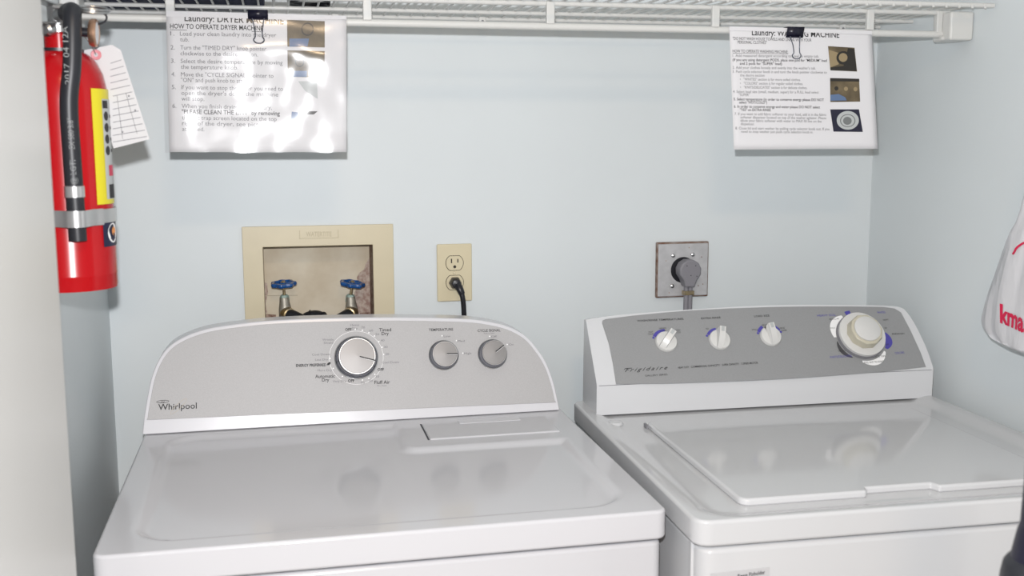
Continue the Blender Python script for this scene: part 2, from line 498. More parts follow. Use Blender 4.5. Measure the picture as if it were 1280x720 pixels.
F0 = 0.0018                                                   # top of the fascia above the console face

def dial_chrome(u, v, r, h, ptr, parent):
    c = dp(u, v, F0)
    k = MB().lathe(c, DN, [(0, 0), (r * 1.06, 0), (r * 1.08, .002), (r * 1.04, .004), (r * 0.99, .006), (r * 1.0, h * .6), (r * .97, h * .85), (r * .90, h), (0, h)], 48).build('knob', M['chrome'], parent)
    MB().lathe(c, DN, [(r * 1.07, 0), (r * 1.12, .0008), (r * 1.12, .0022), (r * 1.07, .003)], 48).build('bezel_highlight_ring', M['steel'], k)  # bright ring added round the dark chrome to vary its highlights
    MB().lathe(c + DN * h, DN, [(r * .89, -.0012), (r * .93, -.0004), (r * .905, .0008), (r * .88, .0008)], 48).build('rim_ring', M['steel'], k)
    MB().lathe(c + DN * h, DN, [(0, 0.0002), (r * .885, 0.0002), (r * .86, .0012), (0, .0018)], 48).build('knob_cap', M['knob_face'], k)
    x, y, _ = basis(DN)
    d = (x * math.cos(ptr) + y * math.sin(ptr)); e = DN.cross(d).normalized()
    p0, p1 = c + DN * (h + .0014) + d * r * .12, c + DN * (h + .0011) + d * r * .92
    w = .0011
    MB().prism([p0 - e * w, p1 - e * w, p1 + e * w, p0 + e * w], DN * .0012).build('pointer', M['ink'], k)
    MB().prism([p0 - e * w * 1.5, p1 - e * w * 1.5, p1 - e * w, p0 - e * w], DN * .0013).build('pointer_edge', M['ink_white'], k)
    return c
dial_chrome(445.5, 447, 0.0350, 0.024, math.radians(-17), dryer)
dial_chrome(554.5, 444, 0.0245, 0.020, math.radians(-2), dryer)
dial_chrome(615.5, 442.5, 0.0245, 0.020, math.radians(35), dryer)
# printing on the fascia
prn, prg, prw, prd = MB(), MB(), MB(), MB()
def dtext(mbx, s, u0, v0, u1, v1=None, h=None, weight=0.0):
    write(mbx, s, dp(u0, v0, F0), dp(u1, v0 if v1 is None else v1, F0), DN, h, weight)
HB, HS = 0.0050, 0.0040
for s, a, v, b, w in (("OFF", 431.5, 413.6, 439.5, .03), ("Timed", 474, 414.4, 489, .012), ("Dry", 477, 419, 486, .012),
                      ("ENERGY PREFERRED", 370, 458.6, 408, .03), ("Automatic", 394, 472.6, 418.5, .012), ("Dry", 402.5, 477, 411.5, .012), ("OFF", 435, 477.6, 443, .03),
                      ("OFF", 472, 463.6, 480, .03), ("Fluff Air", 468, 480, 487.5, .012), ("TEMPERATURE", 536, 414, 566.5, .012), ("CYCLE SIGNAL", 597, 415, 625.6, .012)):
    dtext(prn, s, a, v, b, v - (b - a) * .025, HB if s not in ("Automatic", "Timed", "Dry", "Fluff Air") else .0062, w)
for s, a, v, b in (("Heavy", 438, 407.6, 449), ("Dry", 440, 411.6, 447), ("70", 451.6, 410.6, 456.2), ("60", 461.7, 414.6, 466.3), ("50", 469.5, 419.2, 474), ("40", 476, 426.8, 480.6), ("30", 480, 435, 484.6), ("20", 481.8, 444, 486.4),
                   ("Wrinkle", 403, 426, 417), ("Shield", 404.6, 430, 416.5), ("Cool Down", 390, 444.6, 412), ("Less Dry", 394, 451, 410), ("More Dry", 397, 464.4, 415),
                   ("Very Dry", 416, 478, 432.5), ("10", 451.2, 480, 455.8), ("20", 461, 477.4, 465.8), ("30", 469.4, 472, 474), ("Cool Down", 477.7, 454.4, 498.6), ("No Heat", 471.5, 483, 483.5),
                   ("Low", 554.7, 421.6, 563), ("Med", 572, 427.6, 580.8), ("High", 580, 443, 588.8), ("Push to Start", 605, 417.6, 618), ("Off", 614, 422, 621), ("On", 636, 432, 642)):
    dtext(prg, s, a, v, b, v - (b - a) * .025, HS if s not in ("No Heat", "Push to Start") else .0026)
for u, v in ((444, 411.5), (453, 413), (461, 416), (468, 420), (473.5, 427), (477.5, 434), (479.5, 443), (412.5, 448), (416.5, 460.5), (428, 470.5), (453, 475), (461, 473), (468.5, 468), (552.5, 419.8), (570.5, 425.8), (578.5, 441.4), (612, 420.4), (634, 430.6)):
    prw.lathe(dp(u, v, F0), DN, [(0, .0004), (.0013, .0004)], 10)
c = dp(445.5, 447, F0); x, y, _ = basis(DN)
ring = []
for k in range(72):
    a0, a1 = 2 * math.pi * k / 72, 2 * math.pi * (k + 1) / 72
    q = [c + DN * .0003 + (x * math.cos(a) + y * math.sin(a)) * r for a, r in ((a0, .0475), (a1, .0475), (a1, .0481), (a0, .0481))]
    prw.poly(q)
# leaf mark and maker's badge
lf = dp(411, 455, F0)
prn.poly([lf + DN * .0004 + x * a + y * b for a, b in ((-.003, -.0022), (.001, -.0018), (.0034, .001), (.0030, .0036), (-.0005, .0026), (-.0030, .0004))])
write(prn, "Whirlpool", dp(197.8, 512.6, F0), dp(246, 510.6, F0), DN, .0108, .008)
def ring_print(mbx, ctr, ax, ay, rot, w, n=36, N=DN, X=None, Y=None):
    X = X or x; Y = Y or y
    for k in range(n):
        q = []
        for a, g in ((k, 0), (k + 1, 0), (k + 1, w), (k, w)):
            t = 2 * math.pi * a / n
            px_, py_ = (ax - g) * math.cos(t), (ay - g) * math.sin(t)
            q.append(ctr + N * .0005 + X * (px_ * math.cos(rot) - py_ * math.sin(rot)) + Y * (px_ * math.sin(rot) + py_ * math.cos(rot)))
        mbx.poly(q)
ring_print(prn, dp(203.5, 502, F0), .0105, .0026, .02, .0009)
write(prn, "W", dp(201, 503.3, F0), dp(206, 503.1, F0), DN, .0026)
ring_print(prd, dp(223.2, 508, F0), .0185, .0042, math.radians(43), .0006)
prn.build('lettering', M['ink'], fascia, smooth=False, fix=False)
prg.build('small_lettering', M['ink_grey'], fascia, smooth=False, fix=False)
prw.build('white_marks', M['ink_white'], fascia, smooth=False, fix=False)
prd.build('badge_swirl', M['gold'], fascia, smooth=False, fix=False)

# ------------------------------------------------------------------ washer (right machine)
WX, WY, WYAW, WZ, WDEP, WLIP = 0.8327, -0.3027, -0.0218, 0.9234, 0.557, 0.036
washer = empty('washing_machine', (WX, WY, 0), WYAW, 'white top-loading washing machine with grey control panel, right machine', 'washer')
WM = Matrix.Translation((WX, WY, 0)) @ Matrix.Rotation(WYAW, 4, 'Z'); WI = WM.inverted()
def washer_h(x, y):
    d = sdf_rrect(x, y, 0, -0.245, 0.327, 0.300, 0.05)
    return -0.0075 * smoothstep(0.004, -0.032, d)
mb = MB(); deck(mb, 0.343, -WDEP, 0.100, WZ, WLIP, washer_h, 130, 120, 0.022)
mb.build('top_panel', M['enamel2'], washer, bevel=0.007, seg=4)
MB().prism([(a, b, .02) for a, b in rr(-0.335, 0.335, -WDEP + .004, 0.096, .020)], (0, 0, WZ - WLIP - .023)).build('cabinet', M['enamel2'], washer, bevel=0.008)
MB().span((-0.328, -WDEP + .02, WZ - WLIP - .01), (0.328, 0.09, WZ - WLIP + .001)).build('seam_gasket', M['seam'], washer)
MB().span((-0.3385, -WDEP + .030, 0.03), (-0.334, -WDEP + .040, WZ - WLIP - .002)).build('side_flange', M['enamel2'], washer, bevel=0.001)
for sx in (-1, 1):
    for sy in (-0.5, 0.05):
        MB().cyl((sx * 0.30, sy, 0), (sx * 0.30, sy, 0.022), 0.02).build('foot', M['black'], washer)
# lid with finger notch
lz = WZ - 0.0085
lp = rr(-0.256, 0.246, -0.494, -0.080, 0.014)
cut = [(-0.070, -0.494), (-0.064, -0.480), (0.036, -0.480), (0.042, -0.494)]
k = 18                                                       # the run of points on the front-left corner ends here
lp = lp[:k] + cut + lp[k:]
MB().prism([(a, b, lz) for a, b in lp], (0, 0, 0.0115)).build('lid', M['enamel2'], washer, bevel=0.004, seg=3)
for sx in (-0.2575, 0.2475):
    MB().span((sx - .0018, -0.094, lz), (sx + .0018, -0.078, WZ - .0005)).build('hinge', M['grey_plastic'], washer)
MB().lathe((-0.302, -0.052, WZ - .007), (0, 0, 1), [(0, 0), (.014, 0), (.012, .004), (.006, .006), (0, .0062)], 20).build('top_button', M['enamel2'], washer)
# console: vertical band below, sloped face above
WTH = math.atan2(0.080, 0.106)
WN = Vector((0, -math.cos(WTH), math.sin(WTH)))
WO = Vector((0, 0, 0.977))
WNW = WM.to_3x3() @ WN
def wp(u, v, lift=0.0):
    return WI @ hit(u, v, WM @ (WO + WN * lift), WNW)
top_px = [(729, 401), (737, 398.8), (767, 394.4), (810, 390.6), (855, 387.4), (900, 384.6), (950, 382), (1000, 381), (1043, 381.2), (1090, 381.6), (1115, 382.6), (1126, 384.6), (1133, 389.5), (1144, 406), (1158, 435), (1164.5, 454)]
tops = catmull([wp(*q) for q in top_px], 4)
XLc = -0.3225
mb = MB()
secs = []
for i, p in enumerate(tops):
    xx = max(p.x, XLc)
    zt = max(p.z, 0.9775)
    # right end: the band follows the edge of the face
    secs.append([(xx, 0.0, WZ - .004), (xx, -0.001, 0.972), (xx, 0.0, 0.977), (xx, p.y if zt == p.z else 0.0005, zt), (xx, max(p.y + .004, .090), zt - .001), (xx, 0.097, WZ - .004)])
ns = len(secs)
vs_ = [q for s in secs for q in s]
fs_ = [(i * 6 + j, (i + 1) * 6 + j, (i + 1) * 6 + (j + 1) % 6, i * 6 + (j + 1) % 6) for i in range(ns - 1) for j in range(6)]
fs_ += [tuple(range(6)), tuple((ns - 1) * 6 + j for j in range(6))]
mb.add(vs_, fs_)
mb.build('console', M['console_white2'], washer, bevel=0.004, seg=3, angle=30)
# seam between the sloped face and the band
mb = MB(); p0, p1 = wp(749, 482.5), wp(1163, 461)
MB().span((XLc + .004, -0.0016, 0.9735), (tops[-1].x - .004, 0.0, 0.9742)).build('console_seam', M['grey_plastic'], washer)
sil_px = [(770, 480.5), (766, 455), (761, 430), (752.5, 404), (753, 401), (757, 399.2), (790, 395), (830, 391), (864, 388.4), (910, 386), (960, 384.2), (1010, 383.4), (1060, 383.4), (1104, 384), (1118, 386), (1126, 391), (1138, 414), (1150, 440), (1157, 459),
          (1100, 465.4), (1040, 470), (990, 473.4), (940, 476), (890, 478), (830, 480)]
fas2 = MB().prism([wp(*q) + WN * .0002 for q in sil_px], WN * .0014).build('control_fascia', M['silver2'], washer, bevel=0.0004, seg=2)
G0 = 0.0016
wx_, wy_, _ = basis(WN)
def wdial(u, v, ptr, seen_h):
    c = wp(u, v, G0)
    k = MB().lathe(c, WN, [(0, 0), (.0205, 0), (.0205, .003), (.019, .0055), (.010, .0075), (0, .008)], 36).build('knob', M['knob_white'], washer)
    d = wx_ * math.cos(ptr) + wy_ * math.sin(ptr); e = WN.cross(d).normalized()
    w0, w1, L = .0078, .0056, .0185
    pts = []
    for l, ht in ((-L, .006), (-L * .55, .014), (L * .2, .0205), (L * .98, .0225), (L * 1.0, .006)):
        pts.append((l, ht))
    vs = []
    for l, ht in pts:
        vs += [c + d * l + e * w0 + WN * .003, c + d * l + e * w1 + WN * ht, c + d * l - e * w1 + WN * ht, c + d * l - e * w0 + WN * .003]
    fs = [(i * 4 + j, (i + 1) * 4 + j, (i + 1) * 4 + j + 1, i * 4 + j + 1) for i in range(len(pts) - 1) for j in range(3)]
    fs += [(0, 1, 2, 3), tuple((len(pts) - 1) * 4 + j for j in range(4)), tuple(i * 4 for i in range(len(pts))), tuple(i * 4 + 3 for i in range(len(pts)))]
    MB().add(vs, [f for f in fs]).build('grip', M['knob_white'], k, bevel=0.0012, seg=3)
    a, b = c + d * (L * .45) + WN * .0219, c + d * (L * .93) + WN * .0226
    MB().prism([a - e * .0026, b - e * .0030, b + e * .0030, a + e * .0026], WN * .0009).build('pointer', M['photo_grey'], k, bevel=0.0004, seg=2)
    return c
k1 = wdial(832.5, 427.5, math.radians(50), 1); k2 = wdial(899.2, 425, math.radians(78), 1); k3 = wdial(963, 420.5, math.radians(98), 1)
# cycle dial
c4 = wp(1075.0, 420.5, G0); ca4 = wp(1075.5, 421.5, G0)
cd = MB().lathe(c4, WN, [(0, 0), (.0475, 0), (.0475, .003), (.0465, .006), (0, .006)], 48).build('cycle_dial', M['grey_plastic'], washer)  # grey base ring: the shadow under the skirt, put in as a darker part
MB().lathe(c4 + WN * .006, WN, [(0, 0), (.0455, 0), (.0455, .006), (.043, .0065), (.022, .008), (0, .008)], 48).build('dial_skirt', M['knob_white'], cd)
mb = MB()
prof = [(0, .013), (.0335, .013), (.0325, .029), (.0305, .031), (0, .031)]
mb.lathe(c4, WN, prof, 10)
mb.build('dial_grip', M['knob_beige'], cd, bevel=0.003, seg=3, angle=50)
MB().lathe(c4 + WN * .031, WN, [(0, 0), (.0255, 0), (.0255, .003), (.022, .0048), (0, .0055)], 40).build('dial_cap', M['knob_white'], cd)
# printed arcs around the dials
pk, pb, pw, pdk, pgr = MB(), MB(), MB(), MB(), MB()
def arc(mbx, c, r0, r1, a0, a1, n=10, taper=0.0):
    for i in range(n):
        q = []
        for t, inner in ((i, 1), (i + 1, 1), (i + 1, 0), (i, 0)):
            f = t / n; a = math.radians(a0 + (a1 - a0) * f)
            wd = (r1 - r0) * (1 - taper + taper * math.sin(math.pi * f))
            r = r0 if inner else r0 + wd
            q.append(c + WN * .0004 + (wx_ * math.cos(a) + wy_ * math.sin(a)) * r)
        mbx.poly(q)
arc(pb, k1, .019, .0265, 85, 150); arc(pb, k2, .019, .0255, 95, 150); arc(pb, k3, .019, .0265, 28, 60); arc(pb, k3, .019, .0265, 118, 155)
for kk, aa in ((k1, 157), (k2, 157), (k3, 20), (k3, 162)):
    pb.lathe(kk + (wx_ * math.cos(math.radians(aa)) + wy_ * math.sin(math.radians(aa))) * .0245, WN, [(0, .0005), (.0023, .0005)], 10)
arc(pw, ca4, .049, .062, 118, 178, 14, .6); arc(pdk, ca4, .0495, .058, 188, 236, 12, .8); arc(pw, ca4, .050, .062, 258, 322, 14, .7); arc(pb, ca4, .050, .064, -30, 8, 10, .6); arc(pb, ca4, .049, .058, 96, 108, 4)
def wtext(mbx, s, u0, v0, u1, v1, h=.0042, weight=0.0, shear=0.0):
    write(mbx, s, wp(u0, v0, G0), wp(u1, v1, G0), WN, h, weight, shear)
for s, a, v, b, v2 in (("WASH/RINSE TEMPERATURES", 796.5, 402.2, 854.5, 399.8), ("EXTRA RINSE", 876.6, 399.3, 901, 398), ("LOAD SIZE", 943, 396.6, 962, 395.6),
                       ("HEAVY DUTY", 848, 460.9, 861.5, 460.1), ("COMMERCIAL CAPACITY", 864, 459.9, 900, 457.6), ("SUPER CAPACITY", 903, 457.4, 924, 456), ("2 SPEED MOTOR", 927, 455.9, 947.5, 454.6),
                       ("PUSH KNOB IN TO TURN", 1080.5, 448, 1107, 446.2), ("PULL OUT TO START", 1080.5, 454.6, 1105, 453)):
    wtext(pk, s, a, v, b, v2, .0040, .012)
for s, a, v, b, v2 in (("HOT", 811, 416, 816.5, 415.7), ("COLD", 810, 418.8, 817, 418.4), ("WARM", 824, 411.6, 832.6, 411.2), ("COLD", 825.5, 414.2, 832.5, 413.9), ("COLD", 844, 413.8, 850.5, 413.5), ("COLD", 846.5, 416.6, 851, 416.3),
                       ("NO", 882.6, 412, 886.2, 411.8), ("SMALL", 940, 413.2, 947.6, 412.8), ("MEDIUM", 952.8, 407.6, 959, 407.3), ("LARGE", 973.6, 411.2, 981, 410.8), ("SUPER", 977, 414.2, 984, 413.8),
                       ("REGULAR", 1037, 400, 1049, 399.4), ("SHORT", 1038, 411.2, 1044.6, 410.8), ("OFF", 1048.5, 419.2, 1053, 419), ("LONG", 1050.5, 425.6, 1055, 425.3), ("SHORT", 1050.5, 429.6, 1056.5, 429.2), ("DELICATE", 1048, 439.8, 1062, 439),
                       ("HEAVY", 1104, 401, 1111, 400.6), ("OFF", 1105.8, 411.2, 1109, 411), ("PREWASH", 1115.5, 418.6, 1130.5, 417.8), ("OFF", 1107, 431.8, 1111.4, 431.5), ("OFF", 1074.5, 442.6, 1079, 442.2)):
    wtext(pgr, s, a, v, b, v2, .0034)
for s, a, v, b, v2 in (("HEAVY SOIL", 1021.7, 396, 1045, 395), ("KNITS/DELICATES", 1038, 448, 1065, 446.2), ("WHITES", 1096.7, 392, 1107, 391.5), ("COLORS", 1119, 442.8, 1130.6, 442)):
    wtext(pb, s, a, v, b, v2, .0048)
write(pk, "Frigidaire", wp(781, 465, G0), wp(835, 461.6, G0), WN, .0076, .008, 0.7, space=1.5)
fr = [wp(780, 462.6, G0), wp(781.5, 461.2, G0), wp(785, 460.8, G0), wp(790, 460.6, G0)]
for a, b in zip(fr, fr[1:]):
    e = Vector((0, 0, 1)) * .0010
    pk.poly([a + WN * .0005, b + WN * .0005, b + e + WN * .0005, a + e + WN * .0005])
wtext(pgr, "GALLERY SERIES", 806.5, 470.8, 834.5, 469.2, .0036)
pk.build('lettering', M['ink'], fas2, smooth=False, fix=False)
pgr.build('small_lettering', M['ink'], fas2, smooth=False, fix=False)
pb.build('blue_marks', M['ink_blue'], fas2, smooth=False, fix=False)
pw.build('white_marks', M['ink_white'], fas2, smooth=False, fix=False)
pdk.build('dark_marks', M['dark_grey'], fas2, smooth=False, fix=False)
# sticker on the cabinet front
SN = Vector((0, -1, 0)); SNW = WM.to_3x3() @ SN; SO = Vector((0, -WDEP + .004, 0))
def sp(u, v): return WI @ hit(u, v, WM @ SO, SNW)
s0, s1 = sp(888, 717), sp(962, 708.6)
st = MB().prism([s0, s1, s1 - Vector((0, 0, .045)), s0 - Vector((0, 0, .045))], SN * .0006).build('sticker', M['stick'], washer)
mb = MB(); write(mb, "Reese Pinholder", sp(922, 722.2), sp(956, 717.0), SN, .0056, .014, lift=.0011)
mb.build('lettering', M['ink'], st, smooth=False, fix=False)

# ------------------------------------------------------------------ laundry outlet box in the back wall
box = empty('laundry_outlet_box', ((bx0 + bx1) / 2, 0, bzb), 0, 'almond plastic laundry outlet box recessed in the wall above the dryer', 'outlet box')
def boxl(p): return Vector(p) - Vector(((bx0 + bx1) / 2, 0, bzb))
mb = MB(); V = []
for yy in (-.006, -.0003):
    V += [boxl((x, yy, z)) for x, z in ((bx0, bzb), (bx1, bzb), (bx1, bzt), (bx0, bzt), (ix0, izb), (ix1, izb), (ix1, izt), (ix0, izt))]
Fc = []
for k in range(4):
    n_ = (k + 1) % 4
    Fc += [(k, n_, 4 + n_, 4 + k), (8 + k, 8 + n_, 12 + n_, 12 + k), (k, n_, 8 + n_, 8 + k), (4 + k, 4 + n_, 12 + n_, 12 + k)]
mb.add(V, Fc)
mb.build('face_frame', M['almond'], box, bevel=0.0012, seg=2)
dpt = 0.082
bi = MB()
th = .002
x0, x1, z0, z1 = ix0 - th, ix1 + th, izb - th, izt + th
bi.span(boxl((x0, dpt, z0)), boxl((x1, dpt + th, z1)))
bi.build('back_panel', M['boxin'], box)
MB().span(boxl((x0, -.0005, z0)), boxl((ix0, dpt, z1))).build('side_panel', M['boxin'], box)
MB().span(boxl((ix1, -.0005, z0)), boxl((x1, dpt, z1))).build('side_panel', M['rust'], box)
MB().span(boxl((ix0, -.0005, izt)), boxl((ix1, dpt, z1))).build('top_panel', M['boxin'], box)
MB().span(boxl((ix0, -.0005, z0)), boxl((ix1, dpt, izb))).build('bottom_panel', M['rust'], box)
# mineral crust on the right and bottom of the back panel
def bp_(u, v, off): return boxl(hit(u, v, (0, dpt - off, 0), YW))
rng = random.Random(3)
crust = [bp_(u, v, .0006) for u, v in ((466, 318), (462, 322), (457, 330), (455, 337), (449, 341), (446, 347), (448, 356), (443, 366), (440, 380), (441, 392), (466, 404), (470, 404), (470, 318))]
MB().prism(crust, (0, .0005, 0)).build('mineral_stain', M['rust_pale'], box)
crust = [bp_(u, v, .0006) for u, v in ((327, 352), (334, 354), (335, 366), (332, 380), (334, 391), (327, 393))]
MB().prism(crust, (0, .0005, 0)).build('mineral_stain', M['rust_pale'], box)
MB().prism([bp_(u, v, .0009) for u, v in ((326, 392), (345, 393.5), (345, 402), (326, 402))], (0, .0007, 0)).build('mineral_stain', M['rust'], box)
MB().prism([bp_(u, v, .0009) for u, v in ((450, 391), (470, 390), (470, 402), (450, 402))], (0, .0007, 0)).build('mineral_stain', M['rust'], box)
MB().prism([bp_(u, v, .0009) for u, v in ((328, 369.2), (372, 368.8), (372, 369.6), (328, 370.0))], (0, .0007, 0)).build('panel_seam', M['gold'], box)
# moulded name on the frame
mb = MB(); write(mb, "WATERTITE", boxl(wallp(382.5, 295.5, -.006)), boxl(wallp(414.5, 295.3, -.006)), YW, .0095, .01, lift=.0006)
a, b = boxl(wallp(374.5, 298.5, -.006)), boxl(wallp(423, 287, -.006))
for lo, hi in (((a.x, -.0068, a.z), (b.x, -.006, a.z + .0010)), ((a.x, -.0068, a.z), (a.x + .001, -.006, b.z)), ((b.x - .001, -.0068, a.z), (b.x, -.006, b.z))):
    mb.span(lo, hi)
mb.build('moulded_name', M['moulded'], box, smooth=False, fix=False)

# two stop valves and their hoses
def valve(uw, vw, lean, ub, vb, label, hose_label, side):
    c = hit(uw, vw, (0, .030, 0), YW)                        # handwheel centre
    b = hit(ub, vb, (0, .030, 0), YW)                        # outlet centre
    root = empty('stop_valve', (b.x, .030, b.z - .03), 0, label, 'valve', 'stop valves in the outlet box')
    L = lambda p: Vector(p) - Vector((b.x, .030, b.z - .03))
    ax = Vector((math.sin(lean), -.10, math.cos(lean))).normalized()
    # handwheel: scalloped rim, hub and spokes
    x, y, n_ = basis(ax, (0, 1, 0))
    R, seg, lob = .0228, 63, 7
    ctr = L(c)
    vs, fs = [], []
    prof = [(1.0, -.0035), (1.06, 0.0), (1.0, .0035), (.80, .0042), (.70, .0015), (.70, -.0015), (.80, -.004)]
    for i in range(seg):
        t = 2 * math.pi * i / seg
        w = 1 + .085 * math.cos(lob * t)
        for r, h in prof:
            rr_ = R * r * (w if r > .75 else 1)
            vs.append(ctr + x * rr_ * math.cos(t) + y * rr_ * math.sin(t) + n_ * h)
    m = len(prof)
    for i in range(seg):
        for j in range(m):
            fs.append((i * m + j, i * m + (j + 1) % m, ((i + 1) % seg) * m + (j + 1) % m, ((i + 1) % seg) * m + j))
    hw = MB().add(vs, fs)
    for q in range(4):
        t = math.pi / 2 * q + .4
        d = x * math.cos(t) + y * math.sin(t)
        hw.cyl(ctr + d * .003, ctr + d * R * .78, .0022, 8)
    hw.lathe(ctr, n_, [(0, -.003), (.0055, -.003), (.0055, .003), (0, .003)], 14)
    wheel = hw.build('handwheel', M['blue'], root)
    MB().lathe(ctr, n_, [(0, .003), (.0042, .003), (.0038, .0062), (0, .0068)], 8).build('wheel_screw', M['brass'], wheel)
    foot = ctr - n_ * .024
    MB().cyl(foot, ctr - n_ * .002, .0028, 12).build('stem', M['brass'], root)
    MB().lathe(foot - n_ * .010, n_, [(0, -.004), (.0095, -.004), (.0095, .008), (.007, .012), (0, .012)], 6).build('bonnet_nut', M['patina'], root, bevel=.0008, seg=2)
    bo = L(b)
    MB().lathe(Vector((bo.x, bo.y, bo.z - .012)), Vector((foot.x - bo.x, 0, .03)), [(0, -.012), (.010, -.012), (.0135, .0), (.0125, .018), (.0095, .034), (.0085, .042), (0, .042)], 20).build('body', M['valve'], root)
    MB().cyl(Vector((bo.x, bo.y, bo.z - .045)), Vector((bo.x, bo.y, bo.z - .02)), .0075, 16).build('supply_stub', M['patina'], root)
    face = Vector((.35 * side, -.93, -.10)).normalized()
    MB().lathe(bo, face, [(0, .004), (.0075, .004), (.0075, .020), (.0095, .022), (.0125, .021), (.0132, .012), (.0132, 0), (0, 0)], 24).build('outlet_coupling', M['brass'], root)
    # hose leaving the coupling
    st = Vector(b) + face * .018
    h0 = Vector((st.x, st.y, st.z))
    pts = [h0, h0 + face * .012 + Vector((.006 * side, 0, -.001)), h0 + face * .018 + Vector((.018 * side, -.004, -.008)), h0 + face * .020 + Vector((.026 * side, -.014, -.022))]
    pts += [Vector((h0.x + .028 * side, -.036, h0.z - .045)), Vector((h0.x + .028 * side, -.040, h0.z - .10)), Vector((h0.x + .028 * side, -.04, h0.z - .20)), Vector((h0.x + .028 * side, -.04, h0.z - .40))]
    ho = MB().tube(catmull(pts, 6), .0108, 14).build('water_hose', M['rubber'])
    tag(ho, hose_label, 'hose', 'black hoses in the outlet box')
valve(354.3, 354.8, -.04, 357.5, 390.5, 'left water stop valve with blue handwheel inside the outlet box', 'black rubber hose on the left blue-handled valve', 1)
valve(440.3, 354.6, .14, 440.0, 389.5, 'right water stop valve with blue handwheel inside the outlet box', 'black rubber hose on the right blue-handled valve', -1)
c = hit(394, 396, (0, .02, 0), YW)
pts = [c + Vector((-.028, .020, -.026)), c + Vector((-.025, .010, -.014)), c + Vector((-.014, .0, -.001)), c + Vector((.004, -.006, .002)), c + Vector((.018, -.020, -.006)), c + Vector((.014, -.046, -.024)), c + Vector((.006, -.060, -.07)), c + Vector((.004, -.062, -.30))]
dh = empty('drain_hose', c + Vector((0, 0, -.09)), 0, 'thick black drain hose arching between the two valves', 'hose')
T_ = Vector(c + Vector((0, 0, -.09)))
MB().tube([p - T_ for p in catmull(pts, 8)], .0115, 16).build('hose_bend', M['rubber'], dh)
for t in (.35, .5, .65):
    cc = catmull(pts, 8); i = int(t * (len(cc) - 1)); tn = (cc[i + 1] - cc[i - 1]).normalized()
    MB().lathe(cc[i] - T_ - tn * .002, tn, [(.010, 0), (.0132, .001), (.0132, .003), (.010, .004)], 20).build('hose_rib', M['black'], dh)

# ------------------------------------------------------------------ duplex outlet and plug
ol = wallp(567.8, 340.6)
ot = empty('duplex_outlet', ol, 0, 'almond duplex wall outlet plate with a black plug in its lower socket', 'outlet')
MB().prism([(x, 0, z) for x, z in ((-.0352, -.0575), (.0352, -.0575), (.0352, .0575), (-.0352, .0575))], (0, -.0055, 0)).build('cover_plate', M['almond2'], ot, bevel=.003, seg=3)
for dz in (.0195, -.0195):
    pts = []
    for k in range(32):
        a = 2 * math.pi * k / 32
        pts.append((.0172 * math.cos(a), -.0052, dz + max(-.0142, min(.0142, .0172 * math.sin(a)))))
    sk = MB().prism(pts, (0, -.0016, 0)).build('socket', M['almond2'], ot, bevel=.0005, seg=2)
    ring_print_pts = pts
    g = MB()
    g.span((-.0075, -.0072, dz + .000), (-.0052, -.0060, dz + .009)); g.span((.0052, -.0072, dz + .001), (.0075, -.0060, dz + .0082))
    g.lathe((0, -.0060, dz - .0072), (0, -1, 0), [(0, 0), (.0030, 0), (.0030, .0012), (0, .0012)], 14)
    g.build('slots', M['slot'], sk)
    rim = MB().tube([Vector((p[0] * 1.03, -.0058, dz + (p[2] - dz) * 1.03)) for p in pts], .0005, 6, True).build('socket_gap', M['slot'], ot)
MB().lathe((0, -.0055, 0), (0, -1, 0), [(0, 0), (.0032, 0), (.0028, .0012), (0, .0014)], 16).build('screw', M['almond'], ot)
pg = empty('power_plug', ol + Vector((0, -.0075, -.0195)), 0, 'black power plug and cord running down behind the dryer', 'plug')
mb = MB()
mb.lathe((0, 0, 0), (0, -1, 0), [(0, 0), (.0128, 0), (.0130, .004), (.0115, .014), (.0095, .020), (0, .022)], 6)
mb.build('plug_body', M['black'], pg, bevel=.0015, seg=2)
MB().tube(catmull([(.002, -.014, -.002), (.006, -.022, -.010), (.010, -.024, -.020)], 5), [.0085, .0083, .0081, .0079, .0077, .0074, .0071, .0069, .0066, .0064, .006], 12).build('strain_relief', M['black'], pg)
MB().tube(catmull([(.006, -.022, -.010), (.011, -.024, -.026), (.0135, -.022, -.05), (.015, -.018, -.10), (.015, -.012, -.25), (.015, -.012, -.5)], 6), .0052, 12).build('cord', M['black'], pg)

# ------------------------------------------------------------------ dryer-type receptacle with the grey plug
rp = wallp(851.2, 336.5)
rt = empty('heavy_duty_receptacle', rp, 0, 'worn square steel receptacle plate with rusty edges above the washer', 'outlet')
h2 = .0555
MB().span((-h2 - .0015, -.010, -h2 - .002), (h2 + .0015, 0, h2 + .0025)).build('back_box_rim', M['plate_edge'], rt, bevel=.002, seg=2)
MB().span((-h2 + .001, -.0125, -h2 + .001), (h2 - .001, -.009, h2 - .001)).build('cover_plate', M['plate'], rt, bevel=.0015, seg=2)
for sx, sz in ((-.0225, .0305), (.0205, .0315), (-.0235, -.0330)):
    MB().lathe((sx, -.0125, sz), (0, -1, 0), [(0, 0), (.0045, 0), (.0040, .002), (.002, .0032), (0, .0034)], 18).build('screw', M['steel'], rt)
MB().lathe((0, -.0125, 0), (0, -1, 0), [(0, .0006), (.0265, .0006), (.0275, -.0005)], 40).build('socket_face', M['black'], rt)
for sx, sz in ((-.038, .020), (.040, .026), (.034, -.034), (.044, -.031), (-.030, -.047), (.012, .046)):
    MB().lathe((sx, -.0126, sz), (0, -1, 0), [(0, .0003), (.0012, .0003), (.0008, -.001)], 8).build('rust_spot', M['rust'], rt)
gp = empty('grey_power_plug', rp + Vector((.005, -.0135, 0)), 0, 'round grey heavy-duty plug and cord on the steel receptacle plate', 'plug')
mb = MB()
pts = []
